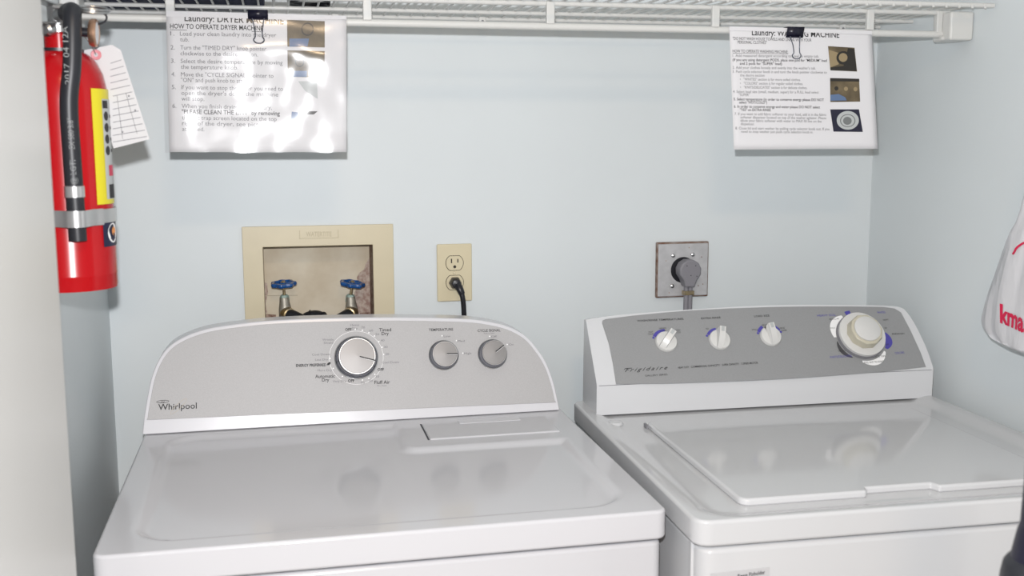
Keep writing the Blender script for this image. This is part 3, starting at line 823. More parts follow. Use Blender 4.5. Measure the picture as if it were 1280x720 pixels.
for k in range(10):
    a = math.radians(-50 + 280 * k / 9)
    pts.append((.0240 * math.cos(a), 0, .0235 * math.sin(a) + .001))
pts = pts + [(-.0115, 0, -.027), (-.0105, 0, -.033), (.0105, 0, -.033), (.0115, 0, -.027)]
mb.prism(pts, (0, -.030, 0))
mb.build('plug_body', M['cord_grey'], gp, bevel=.004, seg=3)
for sx, sz in ((-.009, .012), (.010, .012), (.0, -.008), (.013, -.010)):
    MB().lathe((sx, -.030, sz), (0, -1, 0), [(0, .0003), (.0011, .0003), (.001, -.001)], 8).build('rivet', M['black'], gp)
for sx in (-.0042, .0042):
    MB().tube([(sx, -.016, -.030), (sx, -.016, -.06), (sx, -.014, -.14), (sx, -.014, -.45)], .0053, 12).build('cord', M['cord_grey'], gp)
MB().span((-.0115, -.0225, -.050), (.0115, -.0095, -.041)).build('cord_clamp', M['brass'], gp, bevel=.001, seg=2)

# ------------------------------------------------------------------ wire shelf
SZ = 1.645
shelf = empty('wire_shelf', ((XL + XR) / 2, 0, 1.6), 0, 'white vinyl-coated wire shelf with hanging rod across the top of the closet', 'shelf')
SX = (XL + XR) / 2
def sl(x, y, z): return (x - SX, y, z - 1.6)
x0, x1 = XL + .004, XR - .004
for y, z, r, nm in ((-.381, SZ - .004, .0042, 'front_rail'), (-.132, SZ - .006, .0036, 'middle_rail'), (-.012, SZ - .005, .0036, 'back_rail')):
    MB().cyl(sl(x0, y, z), sl(x1, y, z), r, 12).build(nm, M['wire'], shelf)
MB().cyl(sl(x0, -.296, 1.637), sl(1.178, -.296, 1.637), .0042, 12).build('upper_rod', M['wire'], shelf)
MB().cyl(sl(x0, -.296, 1.6005), sl(1.178, -.296, 1.5985), .0062, 14).build('hanging_rod', M['wire'], shelf)
# deck wires, one inch apart
me0 = None
k = 0
xx = x0 + .01
while xx < x1:
    if me0 is None:
        w0 = MB().tube([(0, -.004, SZ - .001 - 1.6), (0, -.376, SZ - .001 - 1.6), (0, -.384, SZ - .003 - 1.6), (0, -.386, SZ - .010 - 1.6)], .0021, 6).build('deck_wire', M['wire'], shelf)
        me0 = w0.data; w0.location = (xx - SX, 0, 0)
    else:
        w = w0.copy(); COL.objects.link(w); w.location = (xx - SX, 0, 0)
    xx += .0254
for xs_ in (-.1905, .1161, .4226, .7190, 1.0156):
    MB().span(sl(xs_ - .0072, -.3035, 1.603), sl(xs_ + .0072, -.2945, 1.640)).build('rod_strap', M['wire'], shelf, bevel=.002, seg=2)
MB().span(sl(1.150, -.301, 1.594), sl(1.162, -.290, 1.640)).build('rod_strap', M['wire'], shelf, bevel=.002, seg=2)
eb = MB().span(sl(1.162, -.3245, 1.586), sl(XR - .0005, -.268, 1.6375)).build('end_bracket', M['wire'], shelf, bevel=.005, seg=3)
MB().cyl(sl(1.156, -.3035, 1.591), sl(1.166, -.3035, 1.591), .004, 12).build('bracket_lug', M['wire'], shelf)
MB().span(sl(XL + .0005, -.32, 1.586), sl(XL + .03, -.268, 1.6375)).build('end_bracket', M['wire'], shelf, bevel=.005, seg=3)
for xs_ in (.08, .36, .84, 1.12):
    cl = MB().span(sl(xs_ - .007, -.018, SZ - .016), sl(xs_ + .007, -.0005, SZ - .001)).build('wall_clip', M['wire'], shelf, bevel=.002, seg=2)
    MB().lathe(sl(xs_, -.018, SZ - .010), (0, -1, 0), [(0, 0), (.003, 0), (.002, .0015), (0, .002)], 10).build('clip_screw', M['grey_plastic'], cl)

# things on the shelf, seen from below through the wires
bn = empty('storage_bin', (-.19, -.19, SZ + .0016), 0, 'dark navy fabric bin on the wire shelf at the left', 'bin')
mb = MB()
mb.add([(-.14, -.17, 0), (.14, -.17, 0), (.14, .17, 0), (-.14, .17, 0), (-.15, -.18, .17), (.15, -.18, .17), (.15, .18, .17), (-.15, .18, .17)],
       [(0, 3, 2, 1), (0, 1, 5, 4), (1, 2, 6, 5), (2, 3, 7, 6), (3, 0, 4, 7)])
mb.build('bin_body', M['navy'], bn, solid=.004)
MB().tube([(-.15, -.18, .17), (.15, -.18, .17), (.15, .18, .17), (-.15, .18, .17)], .005, 8, True).build('bin_rim', M['navy'], bn)
ck = []
cc = hit(378, 3, (0, -.06, 0), YW)
for i in range(60):
    t = i / 59 * 4 * math.pi
    ck.append(Vector((.03 + .034 * math.cos(t) * (1 + .1 * math.sin(3 * t)), -.10 + .05 * math.sin(t), SZ + .006 + .009 * i / 59)))
lo = [Vector((.012, -.115, SZ + .012)), Vector((.006, -.12, SZ - .001)), Vector((.012, -.122, SZ - .012)), Vector((.026, -.122, SZ - .016)), Vector((.040, -.122, SZ - .010)), Vector((.047, -.12, SZ + .002)), Vector((.046, -.118, SZ + .010))]
tag(MB().tube(ck, .0032, 8).build('coiled_cable', M['rubber']), 'black coiled cable lying on the wire shelf above the dryer sign', 'cable')

# ------------------------------------------------------------------ signs clipped to the hanging rod
SY = -0.3035
def make_sign(name, label, corners, bend):
    """corners: photo points TL, TR, BR, BL; the sheet hangs in the plane of the hanging rod"""
    C4 = [hit(u, v, (0, SY, 0), YW) for u, v in corners]
    root = empty(name, (C4[0] + C4[1]) / 2, 0, label, 'sign', 'instruction signs on the hanging rod')
    O = root.location.copy()
    def P(s, t, lift=0.0):                                    # s, t in 0..1 from top left
        p = C4[0] * (1 - s) * (1 - t) + C4[1] * s * (1 - t) + C4[2] * s * t + C4[3] * (1 - s) * t
        e = .002
        return p - O + Vector((0, -bend(s, t) - lift, 0))
    def st(u, v):                                             # photo point -> sheet coordinates
        s, t = .5, .5
        for _ in range(8):
            a = corners
            px = [a[0][k] * (1 - s) * (1 - t) + a[1][k] * s * (1 - t) + a[2][k] * s * t + a[3][k] * (1 - s) * t for k in (0, 1)]
            ds = [(a[1][k] - a[0][k]) * (1 - t) + (a[2][k] - a[3][k]) * t for k in (0, 1)]
            dt = [(a[3][k] - a[0][k]) * (1 - s) + (a[2][k] - a[1][k]) * s for k in (0, 1)]
            det = ds[0] * dt[1] - ds[1] * dt[0]; rx, ry = u - px[0], v - px[1]
            s += (rx * dt[1] - ry * dt[0]) / det; t += (ds[0] * ry - ds[1] * rx) / det
        return s, t
    paper = MB().grid(lambda a, b: P(a, b), 24, 20).build('paper_sheet', M['paper'], root, solid=.0003, fix=False)
    def line(mbx, s, u0, v0, u1, v1, h, weight=0.0, shear=0.0, lift=.0006, ymax=None):
        V, Fc, w = text_geo(s, weight, shear)
        vs = []
        L = math.hypot(u1 - u0, v1 - v0)
        for x, y in V:
            yy = y / .73 * h
            if ymax is not None: yy = min(yy, ymax)
            f = x / w
            a, b = st(u0 + (u1 - u0) * f, v0 + (v1 - v0) * f - yy)
            vs.append(P(a, b, lift))
        mbx.add(vs, Fc)
    def quad(mbx, pts, lift=.0006):
        mbx.poly([P(*st(u, v), lift) for u, v in pts])
    def disc(mbx, u, v, rx, ry, lift=.0009, n=24):
        mbx.poly([P(*st(u + rx * math.cos(2 * math.pi * k / n), v + ry * math.sin(2 * math.pi * k / n)), lift) for k in range(n)])
    return root, P, st, line, quad, disc, O, paper

def make_clip(u0, v0, u1, v1, label, lean=0.0):
    a, b = hit(u0, v0, (0, SY - .004, 0), YW), hit(u1, v1, (0, SY - .004, 0), YW)
    w, h = b.x - a.x, a.z - b.z
    O = Vector(((a.x + b.x) / 2, SY, b.z))
    root = empty('binder_clip', O, 0, label, 'clip', 'binder clips holding the signs')
    hw = w / 2
    mb = MB()
    mb.add([(-hw, -.0045, 0), (hw, -.0045, 0), (hw, -.0105, h), (-hw, -.0105, h), (-hw, .0190, 0), (hw, .0190, 0), (hw, .0240, h), (-hw, .0240, h)],
           [(0, 1, 2, 3), (3, 2, 6, 7), (7, 6, 5, 4)])
    body = mb.build('clip_body', M['clip'], root, solid=.0012, fix=False)
    MB().cyl((-hw, -.0049, 0), (hw, -.0049, 0), .0012, 8).build('spring_edge', M['clip'], root)
    q = w * .30
    pts = [(-q, -.0068, .001), (-q * .62, -.0120, -.014), (-q * .55, -.0150, -.0275), (-q * .80, -.0150, -.0315), (-q * .80, -.0150, -.0345), (-q * .4, -.0150, -.0375), (q * .4, -.0150, -.0378), (q * .85, -.0150, -.0345), (q * .85, -.0150, -.0310), (q * .62, -.0150, -.0270), (q * .70, -.0120, -.014), (q, -.0068, .001)]
    MB().tube(catmull([Vector(p) * 1.0 for p in pts], 4), .0010, 8).build('wire_handle', M['chrome'], root)
    pts2 = [(-q, .0250, h), (-q * .6, .034, h * .4), (-q * .6, .040, -.010), (q * .6, .040, -.010), (q * .6, .034, h * .4), (q, .0250, h)]
    MB().tube([Vector(p) for p in pts2], .0010, 8).build('wire_handle', M['chrome'], root)

# dryer sign, inside a clear sleeve
C1 = [(207.5, 13.5), (433, 20), (433, 190), (212, 190)]
sg, P1, st1, ln1, qd1, dc1, O1, pp1 = make_sign('dryer_sign', 'dryer instruction sheet in a glaring clear sleeve, left of the two hung signs', C1,
    lambda s, t: .004 * math.sin(math.pi * s) + .003 * t)
i1, i2, i3, i4, i5, i6, i7 = MB(), MB(), MB(), MB(), MB(), MB(), MB()
ln1(i1, "Laundry: DRYER MACHINE", 230, 26.2, 353, 30.4, 8.0, .014)
ln1(i1, "HOW TO OPERATE DRYER MACHINE", 212.5, 35.2, 327, 38.2, 6.2, .012)
qd1(i1, [(212.5, 36.6), (327, 39.4), (327, 40.0), (212.5, 37.2)])
BD = [("1.", "Load your clean laundry into the dryer", 44.2, 343.5), ("", "tub.", 51.4, 235.5), ("2.", "Turn the \"TIMED DRY\" knob pointer", 61.4, 331), ("", "clockwise to the desire section.", 68.6, 320.5), ("3.", "Select the desire temperature by moving", 78.2, 351.5),
      ("", "the temperature knob.", 85.4, 296), ("4.", "Move the \"CYCLE SIGNAL\" pointer to", 94.8, 340), ("", "\"ON\" and push knob to start.", 101.8, 308), ("5.", "If you want to stop the dryer you need to", 110.8, 352), ("", "open the dryer's door, the machine", 118, 346), ("", "will stop.", 125.2, 254.5),
      ("6.", "When you finish drying your laundry,", 134.4, 338), ("", "\"PLEASE CLEAN THE LINT\" by removing", 141.6, 348), ("", "the lint trap screen located on the top", 148.8, 344), ("", "right of the dryer, see picture", 156, 333), ("", "attached.", 163.2, 254.6)]
for num, s, v, ue in BD:
    us = 224.4 + (v - 40) * .025
    if num: ln1(i2, num, 212.6 + (v - 40) * .03, v - .2, 217.6 + (v - 40) * .03, v - .1, 5.6)
    ln1(i1 if 'PLEASE' in s else i2, s, us, v, ue, v + (ue - us) * .018, 5.6, .012 if 'PLEASE' in s else 0.0)
qd1(i3, [(357, 25), (405, 26.5), (405, 59), (357.5, 58)]); qd1(i3, [(357.5, 62.5), (405, 63.5), (404.5, 96.5), (358, 95.5)])
qd1(i4, [(360, 48), (385, 48), (383, 58), (360, 58)], .0008); qd1(i4, [(360, 88), (382, 88), (382, 95.5), (360, 95.5)], .0008)
dc1(i5, 383, 36.5, 8, 8.2, .0009); dc1(i6, 383, 36.5, 6.4, 6.6, .0011)
dc1(i5, 373, 77, 6, 6.2, .0009); dc1(i6, 373, 77, 4.6, 4.8, .0011); dc1(i5, 391.5, 79, 6.4, 6.6, .0009)
qd1(i7, [(371, 101), (395, 101), (396, 123), (380, 113)]); qd1(i5, [(378, 138.5), (396, 138.5), (391, 142.5), (382, 142.5)]); qd1(i4, [(363, 139), (371, 140), (370, 150), (362, 152)])
fd = MB()
def strip(P, st, top, bot):
    def f(a, b):
        k = min(int(a * (len(top) - 1)), len(top) - 2); q = a * (len(top) - 1) - k
        t = [top[k][i] * (1 - q) + top[k + 1][i] * q for i in (0, 1)]; o = [bot[k][i] * (1 - q) + bot[k + 1][i] * q for i in (0, 1)]
        return P(*st(t[0] * (1 - b) + o[0] * b, t[1] * (1 - b) + o[1] * b), .0010)
    return f
fd.grid(strip(P1, st1, [(207.6, 13.6), (357, 17.9), (432.9, 20.1)], [(207.9, 20.6), (357, 24.9), (433, 24.2)]), 32, 2); fd.build('folded_edge', M['paper'], pp1, smooth=False, fix=False)
for mbx, nm, mm in ((i1, 'bold_text', 'ink'), (i2, 'body_text', 'ink_grey'), (i3, 'picture_ground', 'photo_brown'), (i4, 'picture_light', 'photo_blue'), (i5, 'picture_dial', 'photo_dark'), (i6, 'picture_dial_face', 'photo_brown'), (i7, 'picture_pale', 'photo_grey')):
    mbx.build(nm, M[mm], pp1, smooth=False, fix=False)
def slv(a, b):
    s, t = -.022 + 1.03 * a, -.045 + 1.05 * b
    w = noise.noise(Vector((s * 3.1, t * 2.3, 1.7))) * .006 + noise.noise(Vector((s * 7, t * 5, 4.2))) * .0022
    k_ = smoothstep(.02, .30, t)
    return P1(s, t, .0014 + k_ * (.0062 + w))
MB().grid(slv, 60, 50).build('clear_sleeve', M['sleeve'], sg, fix=False)
make_clip(309.5, 12.8, 335.2, 24.2, 'black binder clip holding the dryer sign')

# washer sign
C2 = [(911.5, 33), (1089.5, 38.5), (1095, 186), (917.3, 187)]
sg2, P2, st2, ln2, qd2, dc2, O2, pp2 = make_sign('washer_sign', 'washing machine instruction sheet with three small pictures, right of the two hung signs', C2,
    lambda s, t: .004 * math.sin(math.pi * s) * (1 - .4 * t) + .006 * t * smoothstep(.6, 1, s))
j1, j2, j3, j4, j5, j6, j7, j8, j9 = [MB() for _ in range(9)]
ln2(j1, "Laundry: WASHING MACHINE", 938.4, 44.0, 1047, 47.2, 7.6, .012, 0.0)
ln2(j1, "\"DO NOT WASH HOUSE TOWELS AND LINENS WITH YOUR", 915.6, 49.6, 1011.5, 52.0, 3.9)
ln2(j1, "PERSONAL CLOTHES\"", 921.5, 54.2, 956.5, 55.0, 3.9)
ln2(j1, "HOW TO OPERATE WASHING MACHINE:", 915.4, 65.2, 982.5, 66.4, 3.9)
qd2(j1, [(915.4, 66.0), (982.5, 67.0), (982.5, 67.4), (915.4, 66.4)])
WT = [("1. Add measured detergent according to level to empty tub.", 915.4, 70.6, 1021, 0), ("(If you are using detergent PODS, place one pod for \"MEDIUM\" load", 915.4, 75.8, 1031, 1), ("and 2 pods for \"SUPER\" load)", 924, 80.4, 975, 1),
      ("2. Add your clothes loosely and evenly into the washer's tub.", 915.4, 85.4, 1017, 0), ("3. Push cycle selector knob in and turn the knob pointer clockwise to", 915.4, 90.4, 1031, 0), ("the desire section", 924.4, 95, 954, 0),
      ("\u2022   \"WHITES\" section is for more soiled clothes.", 924.2, 100, 998, 0), ("\u2022   \"COLORS\" section is for regular soiled clothes.", 924.4, 105, 1001, 0), ("\u2022   \"KNITS/DELICATES\" section is for delicate clothes.", 924.6, 110, 1006.5, 0),
      ("4. Select load size (small, medium, super) for a FULL load select", 916, 115.4, 1021, 0), ("\"SUPER\"", 923, 119.4, 936, 0), ("5. Select temperature (in order to conserve energy please DO NOT", 916.8, 124.8, 1027.5, 1), ("select \"HOT/COLD\")", 923.4, 128.8, 957, 1),
      ("6. In order to conserve energy and water please DO NOT select", 917.2, 134, 1022.6, 1), ("\"YES\" on EXTRA RINSE", 924.4, 138.2, 961.5, 1), ("7. If you want to add fabric softener to your load, add it in the fabric", 918, 143.4, 1030.5, 0), ("softener dispenser located on top of the washer agitator. Please", 925, 147.6, 1030.5, 0),
      ("dilute your fabric softener with water to MAX fill line on the", 925, 151.8, 1024.5, 0), ("dispenser.", 925.4, 156, 942, 0), ("8. Close lid and start washer by pulling cycle selector knob out. If you", 919, 161.4, 1034.5, 0), ("need to stop washer just push cycle selector knob in.", 926, 165.6, 1014, 0)]
for s, u0, v, u1, bold in WT:
    ln2(j1 if bold else j2, s, u0, v, u1, v + (u1 - u0) * .010, 3.5, .008 if bold else 0.0)
qd2(j3, [(1032.5, 57.5), (1066.5, 59.5), (1069.5, 89), (1035.5, 87.5)]); qd2(j3, [(1035.2, 97), (1072, 98), (1073, 126.5), (1035.5, 127)]); qd2(j6, [(1035.4, 136.2), (1071.4, 136.2), (1076, 164.6), (1039.5, 164.2)])
qd2(j4, [(1033.5, 62), (1046, 66), (1046, 80), (1035, 84)], .0008); qd2(j5, [(1058, 60), (1066, 61), (1069, 88.5), (1036, 87), (1036, 84), (1052, 82)], .0008)
qd2(j5, [(1035.2, 97), (1072, 98), (1072.3, 101.5), (1035.3, 101)], .0008); qd2(j7, [(1035.4, 118), (1046, 117), (1054, 121), (1056, 125), (1035.5, 125.4)], .0008)
dc2(j5, 1052, 72, 9, 8.4, .0010); dc2(j4, 1051.5, 71.6, 5.6, 5.4, .0012)
for u, v in ((1043, 110), (1055, 110.5), (1067, 111)): dc2(j4 if u > 1045 else j5, u, v, 2.5, 2.7, .0010)
dc2(j8, 1057.2, 150, 13.8, 11.8, .0009, 32); dc2(j9, 1057, 150.4, 9.6, 8.2, .0011, 28); dc2(j8, 1057, 150.4, 8.4, 7.2, .0012, 28); dc2(j9, 1056.5, 150.6, 5.4, 5.0, .0013); 
fd = MB(); fd.grid(strip(P2, st2, [(911.6, 33.1), (1089.4, 38.6)], [(911.7, 38.0), (1089.6, 43.2)]), 32, 2); fd.build('folded_edge', M['paper'], pp2, smooth=False, fix=False)
for mbx, nm, mm in ((j1, 'bold_text', 'ink'), (j2, 'body_text', 'ink_grey'), (j3, 'picture_ground', 'photo_brown'), (j4, 'picture_gold', 'photo_gold'), (j5, 'picture_dark', 'photo_dark'), (j6, 'picture_black', 'photo_black'), (j7, 'picture_blue', 'photo_blue'), (j8, 'picture_grey', 'photo_grey'), (j9, 'picture_shade', 'photo_mid')):
    mbx.build(nm, M[mm], pp2, smooth=False, fix=False)
make_clip(982.6, 34.0, 1003.2, 46.6, 'black binder clip holding the washer sign')

# ------------------------------------------------------------------ fire extinguisher on the left wall
EY, ER = -0.65, 0.0535
EX = XL + ER + 0.004
zb = hit(110, 364, (0, EY - ER * .8, 0), YW).z
zt = hit(100, 64, (0, EY, 0), YW).z
ext = empty('fire_extinguisher', (EX, EY, zb), 0, 'red fire extinguisher with black hose and yellow label on the left wall', 'extinguisher')
H = zt - zb
MB().lathe((0, 0, 0), (0, 0, 1), [(0, .004), (ER * .86, .004), (ER * .90, 0), (ER * .985, 0), (ER, .004), (ER, .0175), (ER * 1.006, .0185), (ER, .0195), (ER, H - .062), (ER * .985, H - .046), (ER * .92, H - .028), (ER * .80, H - .014), (ER * .62, H - .004), (ER * .45, H), (0, H)], 64).build('cylinder', M['red'], ext, angle=50)
MB().lathe((0, 0, H), (0, 0, 1), [(0, -.003), (.0285, -.003), (.0285, .002), (0, .002)], 32).build('collar_ring', M['black'], ext)
MB().lathe((0, 0, H), (0, 0, 1), [(0, .0), (.0175, .0), (.0175, .020), (.015, .022), (0, .022)], 28).build('neck', M['red'], ext)
VZ = H + .022
vb = MB().lathe((0, 0, VZ), (0, 0, 1), [(0, 0), (.015, 0), (.015, .008), (.012, .010), (.012, .030), (.014, .034), (0, .034)], 24).build('valve_body', M['steel'], ext)
cd_ = Vector((math.sin(math.radians(10.4)), -math.cos(math.radians(10.4)), 0))      # towards the open room
rt_ = Vector((-cd_.y, cd_.x, 0))
if rt_.x < 0: rt_ = -rt_
# outlet elbow and hose
hc = cd_ * (ER + .0122) + rt_ * .0105
MB().cyl(Vector((0, 0, VZ + .020)), cd_ * .032 + rt_ * .011 + Vector((0, 0, VZ + .021)), .009, 16).build('outlet_elbow', M['steel'], ext)
zz = lambda px: hit(90, px, Vector((EX, EY, 0)) + hc, YW).z - zb
hp = [cd_ * .026 + rt_ * .010 + Vector((0, 0, VZ + .021)) , cd_ * .045 + rt_ * .016 + Vector((0, 0, VZ + .022)), cd_ * .060 + Vector((0, 0, VZ + .012)) + rt_ * .016, hc + rt_ * .002 + Vector((0, 0, H - .02)), hc - rt_ * .004 + Vector((0, 0, zz(130))), hc - rt_ * .004 + Vector((0, 0, zz(200))), hc - rt_ * .003 + Vector((0, 0, zz(301)))]
hose = MB().tube(catmull(hp, 8), .0106, 18).build('hose', M['rubber'], ext)
def hz(px): return hc - rt_ * .0035 + Vector((0, 0, zz(px)))
MB().lathe(hz(247), hz(232) - hz(247), [(.0106, 0), (.0118, .0006), (.0118, zz(232) - zz(247) - .0006), (.0106, zz(232) - zz(247))], 24).build('hose_ferrule', M['strap'], hose)
mb = MB()
hw_ = Vector((0, 0, 1))
for s, v0, v1 in (("2017  04 12A", 106, 34), ("EX 580 3/8\"", 186, 148), ("@ LGTI", 230, 200)):
    V, Fc, w = text_geo(s)
    L = zz(v1) - zz(v0)
    vs = []
    for x, y in V:
        ang = (y - .35) * .9
        vs.append(hc - rt_ * .0038 + Vector((0, 0, zz(v0) + L * x / w)) + (cd_ * math.cos(ang) - rt_ * math.sin(ang)) * .0109)
    mb.add(vs, Fc)
mb.build('hose_print', M['photo_mid'], hose, smooth=False, fix=False)
# bracket strap around bottle and hose
def cylp(r, deg, z):                                          # angle from the viewing side, clockwise to the right
    a = math.radians(deg)
    return (cd_ * math.cos(a) + rt_ * math.sin(a)) * r + Vector((0, 0, z))
z1, z0 = zz(263), zz(284)
mb = MB()
path = [(ER + .0012, a) for a in range(26, 181, 7)] + [(ER + .0012, a) for a in range(-180, -27, 9)]
band = [cylp(ER + .0012, a, 0) for a in range(24, 196, 6)]
def ribbon(pts, z0, z1, th, nm, m, par):
    mbx = MB(); n = len(pts)
    nrm = []
    for i, p in enumerate(pts):
        t = (pts[min(i + 1, n - 1)] - pts[max(i - 1, 0)]); nrm.append(Vector((t.y, -t.x, 0)).normalized() * th)
    vs = []
    for p, q in zip(pts, nrm): vs += [Vector((p.x, p.y, z0)), Vector((p.x, p.y, z1)), Vector((p.x + q.x, p.y + q.y, z1)), Vector((p.x + q.x, p.y + q.y, z0))]
    fs = [(i * 4 + j, (i + 1) * 4 + j, (i + 1) * 4 + (j + 1) % 4, i * 4 + (j + 1) % 4) for i in range(n - 1) for j in range(4)] + [(0, 1, 2, 3), tuple((n - 1) * 4 + j for j in range(4))]
    mbx.add(vs, fs)
    return mbx.build(nm, m, par, bevel=.0003, seg=1)
ribbon(band, z0 + .002, z1 - .001, .001, 'strap', M['strap'], ext)
hcx = hc - rt_ * .0035
over = [cylp(ER + .0026, 44, 0), cylp(ER + .0028, 36, 0), cylp(ER + .0040, 27, 0)]
for a in range(70, -80, -14):
    over.append(hcx + (cd_ * math.cos(math.radians(a)) + rt_ * math.sin(math.radians(a))) * .0122)
over += [cylp(ER + .0050, -14, 0), cylp(ER + .0026, -24, 0)] + [cylp(ER + .0022, a, 0) for a in range(-32, -180, -8)]
ribbon(over, z0, z1, -.001, 'strap_clasp', M['strap'], ext)
# labels wrapped on the bottle
def patch(mbx, a0, a1, z0, z1, lift, n=16):
    for i in range(n):
        b0, b1 = a0 + (a1 - a0) * i / n, a0 + (a1 - a0) * (i + 1) / n
        mbx.poly([cylp(ER + lift, b0, z0), cylp(ER + lift, b1, z0), cylp(ER + lift, b1, z1), cylp(ER + lift, b0, z1)])
yl = MB(); patch(yl, 37, 150, zz(258), zz(109), .0006); yl = yl.build('yellow_label', M['yellow'], ext)
gb, kb, rb = MB(), MB(), MB()
patch(gb, 55, 140, zz(252), zz(122), .0009)
patch(kb, 56, 70, zz(134), zz(124), .0012, 4)
def cdisc(mbx, a, z, r, lift):
    mbx.poly([cylp(ER + lift, a + math.degrees(r / ER) * math.cos(t * .3927), z + r * math.sin(t * .3927)) for t in range(16)])
for v in (144, 159, 174, 189):
    cdisc(kb, 64, zz(v), .0058, .0012)
    patch(kb, 76, 100, zz(v + 2), zz(v - 2), .0012, 5)
patch(rb, 64, 84, zz(222), zz(208), .0012, 4)
patch(kb, 62, 90, zz(251), zz(233), .0012, 6)
gb.build('label_field', M['photo_grey'], yl, smooth=False, fix=False); kb.build('label_symbols', M['ink'], yl, smooth=False, fix=False); rb.build('label_red_mark', M['red_ink'], yl, smooth=False, fix=False)
nl = MB(); patch(nl, 44, 110, zz(313), zz(280), .0007); nl = nl.build('navy_label', M['label_navy'], ext)
wb, ob, tb = MB(), MB(), MB()
cdisc(wb, 66, zz(296), .0125, .0010); wb.build('label_disc', M['ink_white'], nl, smooth=False, fix=False)
cdisc(ob, 68, zz(294), .0055, .0013); ob.build('label_orange_mark', M['orange_ink'], nl, smooth=False, fix=False)
patch(tb, 61, 64, zz(304), zz(297), .0013, 1); patch(tb, 67, 70, zz(304), zz(297), .0013, 1); patch(tb, 58, 73, zz(304), zz(302.5), .0013, 2); patch(tb, 58, 73, zz(298), zz(296.5), .0013, 2)
tb.build('label_letters', M['label_navy'], nl, smooth=False, fix=False)
# gauge on the right of the valve
def ep(u, v, y): return hit(u, v, (0, y, 0), YW) - Vector((EX, EY, zb))
gc = ep(114.5, 41, EY - .035)
ga = (rt_ * .96 + cd_ * .20 + Vector((0, 0, -.05))).normalized()
MB().cyl(gc - ga * .028, gc, .0055, 14).build('gauge_stem', M['black'], ext)
ga_o = MB().lathe(gc, ga, [(0, -.002), (.0150, -.002), (.0168, .001), (.0168, .005), (.0150, .007), (.0140, .006), (0, .006)], 32).build('gauge', M['copper'], ext)
MB().lathe(gc, ga, [(0, .0066), (.0138, .0062)], 28).build('gauge_dial', M['paper'], ga_o)
# levers above and below, pull pin with ring
for z, tl, L in ((.030, .10, .105), (.012, -.12, .085)):
    b0 = Vector((0, 0, VZ + z))
    d = (rt_ * -.55 + cd_ * .80 + Vector((0, 0, tl))).normalized(); e = Vector((d.y, -d.x, 0)).normalized()
    a, b = b0 - d * .03, b0 + d * L
    MB().prism([a - e * .010, b - e * .008, b + e * .008, a + e * .010], (0, 0, .0022)).build('lever', M['steel'], ext, bevel=.0008, seg=2)
a, b = ep(66, 8, EY - .03), ep(98, 12, EY - .03)
MB().cyl(a, b, .0022, 10).build('pull_pin', M['steel'], ext)
rc = ep(115, 13.5, EY - .03)
rn = Vector((.08, -.22, 1)).normalized(); x, y, _ = basis(rn)
MB().tube([rc + (x * math.cos(t * math.pi / 18) + y * math.sin(t * math.pi / 18)) * .0195 for t in range(36)], .0017, 8, True).build('pin_ring', M['steel'], ext)
rc2 = rc + Vector((.001, 0, .003))
MB().tube([rc2 + (x * math.cos(t * math.pi / 18) + y * math.sin(t * math.pi / 18)) * .0188 for t in range(36)], .0014, 8, True).build('pin_ring', M['steel'], ext)
lp_ = [ep(u, v, EY - .028) for u, v in ((128, 16), (133, 20), (132, 26), (124, 30), (112, 30))]
MB().tube(catmull(lp_, 5), .0012, 8).build('tamper_tie', M['black'], ext)
# small bolt on the left of the valve
MB().lathe(ep(64, 36, EY - .02), (-.4, -.9, -.2), [(0, 0), (.008, 0), (.008, .010), (.005, .013), (0, .013)], 12).build('valve_bolt', M['steel'], ext)
# bracket plate on the wall
MB().span((XL - EX + .0005, -.02, .03), (-ER + .001, .02, H - .02)).build('wall_bracket', M['strap'], ext, bevel=.001)

# inspection tag behind the bottle
TY = EY + .015
tp = [hit(u, v, (0, TY, 0), YW) for u, v in ((104, 63), (140, 56), (151, 62.5), (187, 174), (142, 185.5), (128, 140))]
to = tp[1].copy()
tg = empty('inspection_tag', to, 0, 'white paper inspection tag hanging from the fire extinguisher', 'tag')
tp = [p - to for p in tp]
card = MB().prism(tp, (0, .0004, 0)).build('tag_card', M['tag_paper'], tg, smooth=False)
mb = MB()
def tl_(u0, v0, u1, v1, w=.0005):
    a, b = hit(u0, v0, (0, TY - .0004, 0), YW) - to, hit(u1, v1, (0, TY - .0004, 0), YW) - to
    e = Vector((0, 0, w))
    mb.poly([a - e, b - e, b + e, a + e])
for k in range(13):
    v = 76 + k * 8.2
    ul = 138 if v < 110 else 141
    ur = 151 + (v - 64) * .323 - 3
    tl_(ul, v + 3.2, ur, v - (ur - ul) * .09, .0004)
for (u0, v0), (u1, v1) in (((157, 116), (171, 167)), ((146, 120), (153, 174))):
    a, b = hit(u0, v0, (0, TY - .0004, 0), YW) - to, hit(u1, v1, (0, TY - .0004, 0), YW) - to
    mb.poly([a, a + Vector((.0006, 0, 0)), b + Vector((.0006, 0, 0)), b])
for u, v in ((161, 120), (169, 138), (153, 165)):
    mb.lathe(hit(u, v, (0, TY - .0004, 0), YW) - to, (0, -1, 0), [(0, .0003), (.0013, .0003)], 8)
mb.build('tag_lines', M['ink_grey'], card, smooth=False, fix=False)
rr_ = hit(120, 68.5, (0, TY - .0005, 0), YW) - to
MB().lathe(rr_, (0, -1, 0), [(.0025, .0004), (.0060, .0008), (.0066, 0)], 20).build('tag_eyelet', M['photo_pink'], tg)
MB().tube([rr_, rr_ + Vector((-.004, -.006, .012)), rr_ + Vector((-.016, -.01, .028))], .0007, 6).build('tag_wire', M['steel'], tg)

